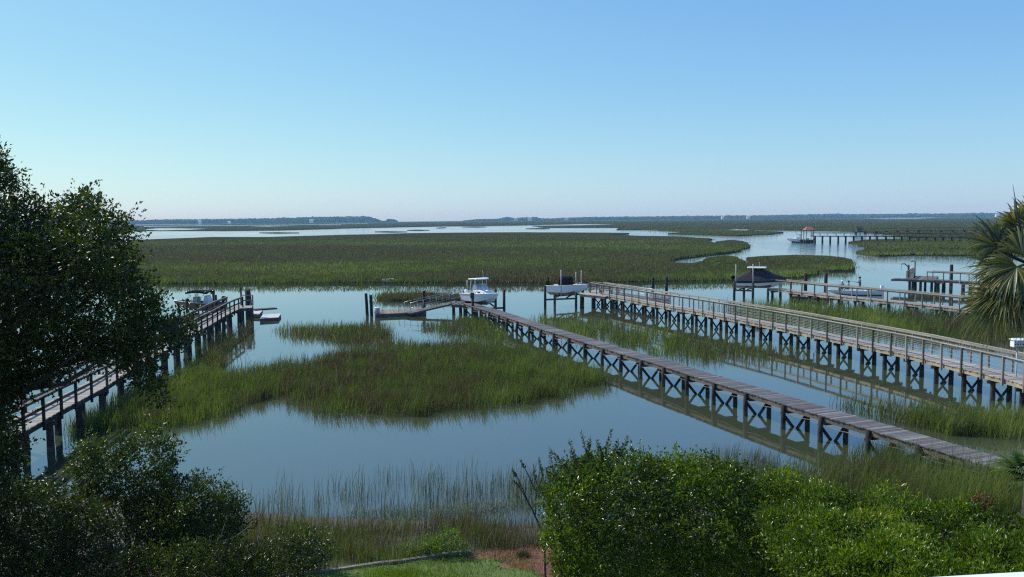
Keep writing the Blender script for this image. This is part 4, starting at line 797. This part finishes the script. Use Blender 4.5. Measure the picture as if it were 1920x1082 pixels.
# ------------------------------------------------------------------ leaves
def leaves(C, size, tint, aspect=.45, flat=0.0, axis=None):
    n = len(C); ax = rng.normal(0, 1, (n, 3)); ax[:, 2] += .25
    if axis is not None: ax = ax * .55 + axis * 1.1
    ax /= np.linalg.norm(ax, axis=1)[:, None]; nr = rng.normal(0, 1, (n, 3)); nr[:, 2] += .9 + flat; sd = np.cross(ax, nr); sd /= np.linalg.norm(sd, axis=1)[:, None] + 1e-9; up = np.cross(sd, ax)
    s = size[:, None]; mid = C + ax * s * .48; w_ = sd * s * aspect * .5; f = up * s * .10
    V = np.stack([C, mid + w_ + f, C + ax * s - up * s * .05, mid - w_ + f], 1).reshape(-1, 3); i = np.arange(n)[:, None] * 4
    Lp = np.concatenate([i + 0, i + 1, i + 2, i + 0, i + 2, i + 3], 1).ravel(); st = np.arange(n * 2) * 3
    return V, Lp, st, np.repeat(tint, 2)
def noise3(P, s, k): return (fbm(P[:, 0] / s, P[:, 1] / s, k, 3) + fbm(P[:, 1] / s + 7, P[:, 2] / s, k + 5, 3) + fbm(P[:, 2] / s, P[:, 0] / s + 3, k + 9, 3)) / 3
def crown(name, root, poly, depth, thick, nclus, per, crad, lsize, mat, edge=90, shell=.55, gap=.42, aspect=.5, tbase=.5, ground=None, noise_s=.7):
    """leaf clusters in the volume of an outline given real depth and thickness"""
    px, py = sample_poly(poly, nclus); e = edgedist(px, py, poly); ins = e > crad * 1.0 / depth * F * rng.uniform(.2, 1.15, nclus); px, py, e = px[ins], py[ins], e[ins]; nclus = len(px); t = thick * np.sqrt(np.clip(e / edge, .02, 1)); u = rng.uniform(-1, 1, nclus); u = np.sign(u) * np.abs(u) ** shell
    C = YD(px, py, depth + t * u); k = noise3(C, noise_s, 3) > gap; C = C[k]
    tc = np.clip((noise3(C, noise_s * .8, 17) - .5) * 2.2 + tbase, 0, 1); n = len(C)
    rad = crad * rng.uniform(.5, 1.4, n); K = per; tw = rng.normal(0, 1, (n, 3)) + np.array([0, 0, .7]); tw /= np.linalg.norm(tw, axis=1)[:, None]; uu = rng.uniform(-.45, 1.1, n * K)[:, None]; P = np.repeat(C, K, 0) + np.repeat(tw * rad[:, None], K, 0) * uu * 1.5 + rng.normal(0, 1, (n * K, 3)) * np.repeat(rad, K)[:, None] * .3 * (1.25 - np.abs(uu))
    ax = P - np.repeat(C, K, 0) + .6 * np.repeat(tw * rad[:, None], K, 0); ax /= np.linalg.norm(ax, axis=1)[:, None] + 1e-9
    tint = np.clip(np.repeat(tc, K) + rng.normal(0, .16, n * K), 0, 1)
    V, Lp, st, t2 = leaves(P, lsize * rng.uniform(.6, 1.3, n * K), tint, aspect, axis=ax)
    return np_obj(name, V - np.array(root.location), Lp, st, t2, M[mat], root), C
def limb_tree(root, base, C, nl, r0, mat='bark', name='branch', seed=1):
    rs = np.random.default_rng(seed); off = np.array(root.location); T = C[rs.choice(len(C), nl, replace=False)]
    for q in T:
        mb = MB(); b = np.array(base, float); m1 = b + (q - b) * .35 + np.array([0, 0, .25 * np.linalg.norm(q - b)]) * .5 + rs.normal(0, .12, 3); m2 = b + (q - b) * .7 + rs.normal(0, .15, 3) + np.array([0, 0, .1])
        mb.tube([b, m1, m2, q], [r0, r0 * .7, r0 * .4, r0 * .12], 7, rs.uniform(.2, .8)); mb.build(name, M[mat], root, off)
def treething(name, label, cat, px, py, depth):
    p = YD(px, py, depth); z = float(gnd(p[0], p[1])); return empty(name, (p[0], p[1], z), 0, label, cat)
OAK = [(-420, 330), (-300, 250), (-150, 225), (-40, 262), (4, 270), (30, 298), (45, 345), (80, 375), (130, 358), (190, 362), (215, 392), (262, 412), (272, 428), (262, 470), (268, 505), (310, 540), (318, 580), (360, 590), (380, 630), (345, 668), (302, 660), (308, 700), (325, 765), (290, 765), (250, 722), (200, 690), (140, 700), (70, 742), (40, 800), (60, 860), (45, 905), (-40, 960), (-200, 900), (-420, 800)]
rt = treething('oak_tree', 'large dark leaved oak filling the left edge of the view', 'tree', -150, 900, 15.5); ob = np.array(rt.location)
o, C = crown('crown', rt, OAK, 15.5, 2.6, 9500, 26, .2, .075, 'oak', edge=170, gap=.42, shell=.6, noise_s=.7)
mb = MB(); mb.tube([ob - (0, 0, .3), ob + (.1, 0, 1.6), ob + (.5, .2, 3.2), ob + (.4, 0, 5.0)], [.42, .34, .3, .2], 12); mb.build('trunk', M['bark'], rt, ob)
limb_tree(rt, ob + (.45, .1, 3.4), C[(C[:, 2] > 6.6)], 40, .11)
for a, b, c_ in (((-80, 960), (10, 1005), (110, 1078)),):
    P = [YD(*a, 17.6), YD(*b, 17.4), YD(*c_, 17.2)]; mb = MB(); mb.tube([P[0], (P[0] + P[1]) / 2 + (0, 0, .06), P[1], (P[1] + P[2]) / 2 + (.1, 0, .05), P[2]], [.15, .14, .13, .11, .08], 9, .3); mb.build('low_limb', M['pile'], rt, ob)
def shrub(name, label, poly, depth, thick, ncl, per, crad, ls, mat, edge=60, gap=.4, base=None, nb=10, r0=.03, **k):
    P = np.array(poly); bx = base or (P[:, 0].mean(), P[:, 1].max()); r = treething(name, label, 'shrub', bx[0], bx[1], depth)
    o, C = crown('foliage', r, poly, depth, thick, ncl, per, crad, ls, mat, edge=edge, gap=gap, **k); limb_tree(r, np.array(r.location) - (0, 0, .1), C, nb, r0, 'twig', 'stem', 5)
    return r, C
shrub('leafy_shrub', 'upright open leafed shrub standing against the water at lower left', [(135, 832), (180, 812), (215, 838), (258, 800), (300, 788), (330, 830), (352, 862), (330, 885), (345, 908), (330, 965), (150, 975), (128, 905), (122, 862)], 21, .9, 900, 22, .2, .085, 'shrub', gap=.44, noise_s=.6)
shrub('leafy_shrub', 'deep shaded shrub mass in the lower left corner', [(-120, 885), (40, 892), (100, 905), (150, 935), (215, 955), (240, 1000), (250, 1130), (-120, 1130)], 18, 1.6, 2400, 22, .24, .08, 'oak', gap=.4)
shrub('leafy_shrub', 'rounded green shrub between the shaded corner and the reeds', [(228, 938), (300, 912), (370, 886), (420, 905), (462, 938), (470, 1000), (430, 1030), (380, 1045), (260, 1045), (222, 985)], 20.5, 1.1, 1500, 22, .2, .075, 'shrub', gap=.4)
shrub('leafy_shrub', 'low glossy shrub at the bottom edge left of the timber edging', [(230, 1035), (330, 1018), (420, 1010), (480, 1032), (530, 1000), (575, 992), (622, 1008), (632, 1050), (600, 1078), (560, 1120), (220, 1130)], 18.8, .9, 1700, 22, .18, .07, 'shrub', gap=.4)
shrub('leafy_shrub', 'small bright yellow green shrub just behind the timber edging', [(742, 1052), (752, 1022), (790, 1012), (820, 1002), (845, 984), (862, 1000), (866, 1020), (885, 1025), (884, 1042), (800, 1056)], 20.6, .5, 420, 24, .13, .055, 'bright', edge=30, gap=.36, noise_s=.35)
shrub('leafy_shrub', 'small dark red shrub beside the low fan palm', [(1795, 975), (1803, 942), (1825, 928), (1850, 934), (1868, 960), (1860, 985)], 22, .5, 300, 24, .14, .06, 'redleaf', edge=30, gap=.36, noise_s=.35)
# dead branches lying in the brush
for i, (pts, lab) in enumerate((([(350, 1042), (400, 1022), (440, 1008), (470, 985)], 'bare pale dead branch in the brush, upper of the two'), ([(250, 1072), (300, 1060), (340, 1030), (372, 1012)], 'bare pale dead branch low in the shaded corner'))):
    P = [YD(x, y, 19.2) for x, y in pts]; mb = MB(); mb.tube(P, [.03, .025, .02, .008], 6, .8); mb.tube([P[1], P[1] + np.array([.2, 0, .25]), P[1] + np.array([.28, 0, .5])], [.018, .012, .005], 5, .8)
    c = P[0]; tag(mb.build('dead_branch', M['twig'], None), lab, 'branch')
# round bush
BUSH = [(1012, 975), (1008, 925), (1030, 885), (1082, 856), (1150, 842), (1215, 848), (1260, 856), (1330, 852), (1385, 870), (1425, 895), (1490, 925), (1570, 975), (1650, 1045), (1720, 1170), (1040, 1170), (1032, 1060), (1008, 1010)]
rb, C = shrub('round_bush', 'big rounded dark green bush at bottom centre with shoots on top', BUSH, 13.6, 2.0, 9500, 18, .12, .056, 'bush', edge=210, gap=.35, noise_s=.55, nb=14, r0=.04, shell=.3, tbase=.5)
def shoot(pa, pb, depth, root, mat='bush', ls=.07):
    A = YD(*pa, depth); B = YD(*pb, depth); off = np.array(root.location); mb = MB(); mid = (A + B) / 2 + rng.normal(0, .02, 3); mb.tube([A, mid, B], [.008, .006, .003], 5, .5); sh = mb.build('shoot', M['twig'], root, off)
    n = 34; u = np.linspace(.1, 1, n); P = A + (B - A) * u[:, None]; d = (B - A) / np.linalg.norm(B - A); ph = np.arange(n) * 2.4; s_ = np.cross(d, (0, 1, 0)); s_ /= np.linalg.norm(s_); q = np.cross(d, s_)
    ax = np.cos(ph)[:, None] * s_ + np.sin(ph)[:, None] * q + d * .6; V, Lp, st, t2 = leaves(P, ls * (1.15 - .6 * u), np.clip(rng.normal(.5, .15, n), 0, 1), .45, axis=ax * 1.5); np_obj('leaf_spray', V - off, Lp, st, t2, M[mat], sh)
for a, b in (((1108, 868), (1090, 810)), ((1080, 872), (1068, 826)), ((1136, 860), (1146, 806)), ((1128, 862), (1120, 826)), ((1158, 862), (1178, 818)), ((1150, 860), (1160, 824)), ((1066, 882), (1030, 842)), ((1102, 866), (1106, 822)), ((1036, 905), (1031, 850))): shoot(a, b, 13.0, rb, 'shrub', .085)
def shoot_w(A, root):
    B = A + np.array([rng.normal(0, .05), rng.normal(0, .05), rng.uniform(.12, .28)]); off = np.array(root.location); n = 22; u = np.linspace(.1, 1, n); Pq = A + (B - A) * u[:, None]; ph = np.arange(n) * 2.4
    ax = np.stack([np.cos(ph), np.sin(ph), np.full(n, .8)], 1); SH.append((Pq, ax, u))
SH = []
# sapling left of the bush
rs_ = treething('sapling', 'thin nearly bare sapling leaning left of the round bush', 'sapling', 1026, 1040, 16); off = np.array(rs_.location)
mb = MB(); mb.tube([off - (0, 0, .1), YD(1020, 1005, 16), YD(1000, 960, 16), YD(988, 935, 16)], [.025, .022, .018, .012], 6, .3); mb.build('trunk', M['twig'], rs_, off)
for pts in (((1000, 960), (975, 915), (962, 900)), ((1004, 965), (1006, 905), (1000, 870)), ((988, 935), (970, 895), (960, 880)), ((1006, 930), (1018, 890), (1010, 858)), ((1004, 920), (985, 880), (975, 862))):
    P = [YD(x, y, 16) for x, y in pts]; mb = MB(); mb.tube(P, [.012, .009, .004], 5, .3); mb.build('branch', M['twig'], rs_, off); shoot(pts[1], pts[2], 16, rs_, 'shrub', .06); shoot(pts[0], pts[1], 16, rs_, 'shrub', .045)
# hedge: a broad clipped mass seen from above
HEDGE = [(1400, 915), (1450, 898), (1530, 908), (1590, 932), (1640, 945), (1690, 960), (1760, 962), (1830, 966), (1960, 972), (2080, 970), (2080, 1180), (1590, 1180), (1500, 1060), (1440, 985)]
rh = treething('hedge', 'broad yellow green hedge filling the bottom right corner', 'hedge', 1700, 1150, 10.5); off = np.array(rh.location)
n = 17000; px, py = sample_poly(HEDGE, n); P = at(px, py, 4.8)
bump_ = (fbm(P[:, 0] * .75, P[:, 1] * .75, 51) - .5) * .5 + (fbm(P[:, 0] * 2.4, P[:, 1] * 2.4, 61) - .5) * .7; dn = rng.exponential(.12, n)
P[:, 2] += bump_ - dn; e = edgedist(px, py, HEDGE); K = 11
shade_fade = np.clip((1430 + (py - 900) * 1.25 - px) / 220, 0, 1); tc = np.clip(.51 - shade_fade * .22 + bump_ * .5 - dn * .5 + (fbm(P[:, 0] * 2, P[:, 1] * 2, 71) - .5) * .9, 0, 1)  # leaf tint darkened toward the lower left, painting in the hedge's shaded part
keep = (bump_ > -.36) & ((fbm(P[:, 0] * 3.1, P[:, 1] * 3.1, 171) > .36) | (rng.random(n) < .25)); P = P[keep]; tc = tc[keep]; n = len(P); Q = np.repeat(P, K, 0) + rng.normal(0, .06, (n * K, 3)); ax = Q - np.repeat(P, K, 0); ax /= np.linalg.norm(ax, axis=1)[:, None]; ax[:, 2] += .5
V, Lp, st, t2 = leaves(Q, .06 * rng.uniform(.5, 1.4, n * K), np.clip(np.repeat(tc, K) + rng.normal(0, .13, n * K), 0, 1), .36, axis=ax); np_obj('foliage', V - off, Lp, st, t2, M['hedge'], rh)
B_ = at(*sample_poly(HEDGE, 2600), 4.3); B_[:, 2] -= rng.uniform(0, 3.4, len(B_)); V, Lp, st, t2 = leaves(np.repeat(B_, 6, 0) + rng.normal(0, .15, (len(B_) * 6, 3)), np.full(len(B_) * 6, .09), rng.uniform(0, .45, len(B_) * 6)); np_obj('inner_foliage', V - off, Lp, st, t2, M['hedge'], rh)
limb_tree(rh, off - (0, 0, .1), P, 26, .05, 'twig', 'stem', 9)
for q in rng.choice(len(P), 90, replace=False):
    if bump_[keep][q] > .15: shoot_w(P[q], rh)
for a, b in (((1590, 935), (1586, 905)), ((1640, 945), (1655, 908)), ((1660, 955), (1658, 932)), ((1730, 962), (1738, 944)), ((1810, 965), (1812, 946)), ((1850, 968), (1862, 950))): shoot(a, b, 12.4, rh, 'hedge', .07)

if SH:
    Pq = np.concatenate([q[0] for q in SH]); ax = np.concatenate([q[1] for q in SH]); u = np.concatenate([q[2] for q in SH]); V, Lp, st, t2 = leaves(Pq, .07 * (1.1 - .5 * u), np.clip(rng.normal(.78, .12, len(Pq)), 0, 1), .34, axis=ax * 1.4); o = np_obj('new_growth', V - off, Lp, st, t2, M['hedge'], rh); o['kind'] = 'stuff'
# palms
def frond(root, base, az, el, lp, R, nseg, mat, droop=.5, name='frond', arc=2.2, wseg=.03, dead=0.0, rollamt=1.0):
    d = np.array([math.cos(az) * math.cos(el), math.sin(az) * math.cos(el), math.sin(el)]); off = np.array(root.location); b = np.array(base, float); hub = b + d * lp - np.array([0, 0, .12 * lp])
    dd = hub - b; dd /= np.linalg.norm(dd); mb = MB(); mb.tube([b, (b + hub) / 2 + np.array([0, 0, .07 * lp]), hub], [.022, .016, .012], 6, .55); pet = mb.build(name, M[mat], root, off)
    hz_ = dd[:2] / (np.linalg.norm(dd[:2]) + 1e-6); dn_ = rng.uniform(.25, .95); dd = np.array([hz_[0] * math.cos(math.asin(np.clip(dd[2], -1, 1)) - dn_), hz_[1] * math.cos(math.asin(np.clip(dd[2], -1, 1)) - dn_), math.sin(math.asin(np.clip(dd[2], -1, 1)) - dn_)])
    sd = np.cross(dd, (0, 0, 1)); sd /= np.linalg.norm(sd) + 1e-9; up = np.cross(sd, dd); ro = rng.uniform(-1.1, 1.1) * rollamt; sd, up = sd * math.cos(ro) + up * math.sin(ro), up * math.cos(ro) - sd * math.sin(ro); V = []; L_ = []; S_ = []; T_ = []; tw = rng.uniform(-.5, .5)
    for k in range(nseg):
        th = (k / (nseg - 1) - .5) * 2 * arc; ln = R * (1 - .28 * abs(th / arc) ** 2) * rng.uniform(.88, 1.08); dirv = dd * math.cos(th) + sd * math.sin(th) + up * (.28 * math.cos(th * .8) + tw * .25 * math.sin(th)); dirv /= np.linalg.norm(dirv)
        wv = np.cross(dirv, up); wv /= np.linalg.norm(wv) + 1e-9; prev = len(V); m_ = 6; dr = droop * rng.uniform(.6, 1.5); tt = np.clip(rng.normal(.42 + dead, .18), 0, 1)
        for q in range(m_ + 1):
            u = q / m_; p = hub + dirv * ln * u - np.array([0, 0, 1.]) * (dr * ln * max(0, u - .35) ** 2 * 1.3); w_ = wseg * (.35 + 1.3 * u if u < .4 else 1.05 * (1 - u) / .6 + .02)
            fo = up * w_ * .35; V += [p - wv * w_ + fo, p - fo, p + wv * w_ + fo]
        for q in range(m_):
            a = prev + q * 3; L_ += [a, a + 1, a + 4, a + 3, a + 1, a + 2, a + 5, a + 4]; tq = min(1, tt + .16 * (q == m_ - 1) + .06 * (q == m_ - 2)); T_ += [tq, tq]
    st = np.arange(len(T_)) * 4; np_obj('fan_blade', np.array(V) - off, L_, st, T_, M[mat], pet); return pet
pc = YD(1952, 505, 18.0); zg = float(gnd(pc[0], pc[1])); rp = empty('palm_tree', (pc[0], pc[1], zg), 0, 'tall palm with drooping fan fronds at the right edge', 'palm tree'); off = np.array(rp.location)
mb = MB(); mb.tube([off - (0, 0, .3), off + (.05, 0, 2), (pc[0] + .03, pc[1], pc[2] - 2), (pc[0], pc[1], pc[2])], [.24, .2, .18, .16], 14); mb.build('trunk', M['bark'], rp, off)
def fan(root, hub, phi, R, tilt, nseg=46, arc=1.75, droop=.45, dead=0.0, mat='palm', wseg=.03):
    off = np.array(root.location); ph = math.radians(phi); dd = math.cos(ph) * camR + math.sin(ph) * camU - .25 * cF * rng.uniform(-1, 1); dd /= np.linalg.norm(dd)
    n = -cF * math.cos(tilt) + np.array([0, 0, 1.]) * math.sin(tilt); n = n - dd * (n @ dd); n /= np.linalg.norm(n); sd = np.cross(n, dd)
    mb = MB(); mb.tube([pc, (pc + hub) / 2 + np.array([0, 0, .12]), hub], [.028, .02, .014], 6, .55); pet = mb.build('frond', M[mat], root, off); V = []; L_ = []; T_ = []
    for k in range(nseg):
        th = (k / (nseg - 1) - .5) * 2 * arc; ln = R * (1 - .25 * abs(th / arc) ** 2) * rng.uniform(.85, 1.08); dv = dd * math.cos(th) + sd * math.sin(th) + n * rng.uniform(.0, .22); dv /= np.linalg.norm(dv)
        wv = np.cross(dv, n); wv /= np.linalg.norm(wv) + 1e-9; prev = len(V); m_ = 6; dr = droop * rng.uniform(.4, 1.7); tt = np.clip(rng.normal(.56 + dead, .2), 0, 1); fd = rng.uniform(-.5, .9)
        for q in range(m_ + 1):
            u = q / m_; p = hub + dv * ln * u - np.array([0, 0, 1.]) * (dr * ln * max(0, u - .45) ** 2 * 1.6); w_ = wseg * (.3 + 1.7 * u if u < .42 else 1.05 * (1 - u) / .58 + .015); fo = n * w_ * fd; V += [p - wv * w_ + fo, p - fo, p + wv * w_ + fo]
        for q in range(m_):
            a = prev + q * 3; L_ += [a, a + 1, a + 4, a + 3, a + 1, a + 2, a + 5, a + 4]; tq = min(1, tt + .12 * (q == m_ - 1)); T_ += [tq, tq]
    np_obj('fan_blade', np.array(V) - off, L_, np.arange(len(T_)) * 4, T_, M[mat], pet)
for hx, hy, dp, phi, R, tilt, dead in ((1870, 462, 17.9, 152, .9, .5, 0), (1882, 512, 17.5, 176, .95, .7, 0), (1888, 548, 17.3, 200, .9, .9, .08), (1872, 562, 17.2, 240, .92, .35, .12), (1920, 566, 17.1, 262, .7, .4, .05), (1908, 432, 18.2, 105, .8, .5, 0), (1918, 478, 17.6, 60, .85, .7, 0), (1906, 500, 17.1, 225, .75, .8, .03), (1928, 535, 17.0, 300, .75, .6, 0), (1945, 450, 17.8, 40, .95, .6, 0), (1965, 500, 17.5, 5, .95, .7, 0), (1965, 550, 17.3, 320, .75, .5, .05), (1893, 468, 18.6, 128, .9, .6, 0), (1890, 520, 18.9, 170, .95, .4, 0), (1900, 555, 18.9, 215, .8, .3, .05), (1935, 420, 18.6, 80, .8, .5, 0), (1930, 575, 18.6, 275, .65, .3, .15)):
    fan(rp, YD(hx, hy, dp), phi, R, tilt, dead=dead)
for pts in (((1918, 460), (1908, 400), (1899, 346)), ((1896, 482), (1865, 440), (1828, 402)), ((1897, 480), (1893, 460), (1890, 450))):
    P = [YD(x, y, 17.8) for x, y in pts]; mb = MB(); mb.tube([pc, *P], [.03, .022, .016, .004], 6, .1); mb.build('spear_leaf', M['darkmetal'], rp, off)
pf = at_ground(1940, 958); rf = empty('fan_palm', (pf[0], pf[1], float(gnd(pf[0], pf[1]))), 0, 'low bushy fan palm on the bank at the right edge', 'palm'); off = np.array(rf.location); b = off + (0, 0, .75)
mb = MB(); mb.tube([off - (0, 0, .2), b], [.18, .13], 10); mb.build('trunk', M['bark'], rf, off)
for i in range(22): frond(rf, b, i * 2.4, .25 + .9 * ((i * .618) % 1), (.5 + .25 * random.random()), .7, 30, 'fan', .3, arc=1.7, wseg=.022, rollamt=.4)
# spiky tuft in the mulch, timber edging, balcony railing
pt = at_ground(980, 1050); rt = empty('grass_tuft', (pt[0], pt[1], float(gnd(pt[0], pt[1]))), 0, 'small dark spiky grass tuft in the mulch', 'plant')
n = 420; Bp = np.stack([rng.normal(0, .08, n), rng.normal(0, .08, n), np.zeros(n)], 1); V, Lp, st, t2 = blades(Bp, rng.uniform(.15, .32, n), np.full(n, .009), rng.uniform(.2, .7, n), .7); np_obj('blades', V, Lp, st, t2, M['straw'], rt)
A = at_ground(520, 1090); B = at_ground(882, 1043); A[2] = gnd(A[0], A[1]) + .1; B[2] = gnd(B[0], B[1]) + .12; mb = MB(); nn = 9
for i in range(nn):
    pass
S_ = np.array([A + (B - A) * i / 8 + np.array([0, 0, .012 * math.sin(i * 2.1)]) for i in range(9)]); Tt = np.gradient(S_, axis=0); Tt /= np.linalg.norm(Tt, axis=1)[:, None]; Sd = side(Tt)
mb.loft([[q - s_ * .06 - (0, 0, .14), q + s_ * .06 - (0, 0, .14), q + s_ * .055 + (0, 0, .02), q - s_ * .055 + (0, 0, .02)] for q, s_ in zip(S_, Sd)], .75, False); o = mb.build('timber_edging', M['post'], None, bevel=.015); tag(o, 'long weathered timber edging the small lawn', 'timber')
A = at(1700, 1082.5, 8.25); B = at(1925, 1069.5, 8.25); d = (B - A) / np.linalg.norm(B - A); sdv = np.array([d[1], -d[0], 0]); A2 = A - d * .6; B2 = B + d * 1.6
rr = empty('balcony_railing', (*A2[:2], 1.3), 0, 'white painted balcony handrail crossing the bottom right corner', 'railing'); off = np.array(rr.location)
mb = MB(); mb.bar(A2 + sdv * .07 - (0, 0, .02), B2 + sdv * .07 - (0, 0, .02), .14, .04); mb.build('top_rail', M['white'], rr, off, bevel=.006)
mb = MB(); mb.bar(A2 + sdv * .07 - (0, 0, .85), B2 + sdv * .07 - (0, 0, .85), .06, .07); mb.build('bottom_rail', M['white'], rr, off)
Ln = np.linalg.norm(B2 - A2)
for i in range(1, int(Ln / .13)):
    p = A2 + d * i * .13 + sdv * .07; mb = MB(); mb.box(p - (0, 0, .43), (.035, .035, .77)); mb.build('baluster', M['white'], rr, off)
for u in (.0, 1.0):
    p = A2 + (B2 - A2) * u + sdv * .07; zg = float(gnd(p[0], p[1])) - .1; mb = MB(); mb.box((p[0], p[1], (8.2 + zg) / 2), (.1, .1, 8.2 - zg)); mb.build('post', M['white'], rr, off)

# ------------------------------------------------------------------ haze
mb = MB(); mb.box((0, 2700, 5.75), (7600, 5700, 14.5)); hz = mb.build('haze', M['white']); hz.data.materials.clear()
m = bpy.data.materials.new('haze'); m.use_nodes = True; t = m.node_tree; t.nodes.remove(t.nodes['Principled BSDF']); pv = N(t, 'ShaderNodeVolumePrincipled'); pv.inputs['Color'].default_value = (.36, .74, 1, 1); pv.inputs['Absorption Color'].default_value = (1, 1, 1, 1); pv.inputs['Density'].default_value = .00014
t.links.new(pv.outputs[0], t.nodes['Material Output'].inputs['Volume']); hz.data.materials.append(m); tag(hz, 'thin blue haze over the marsh', 'haze', kind='stuff')
HAZE_TOP = 27.0
for v in hz.data.vertices: v.co.z = -2.0 if v.co.z < 0 else HAZE_TOP
hz.visible_shadow = True
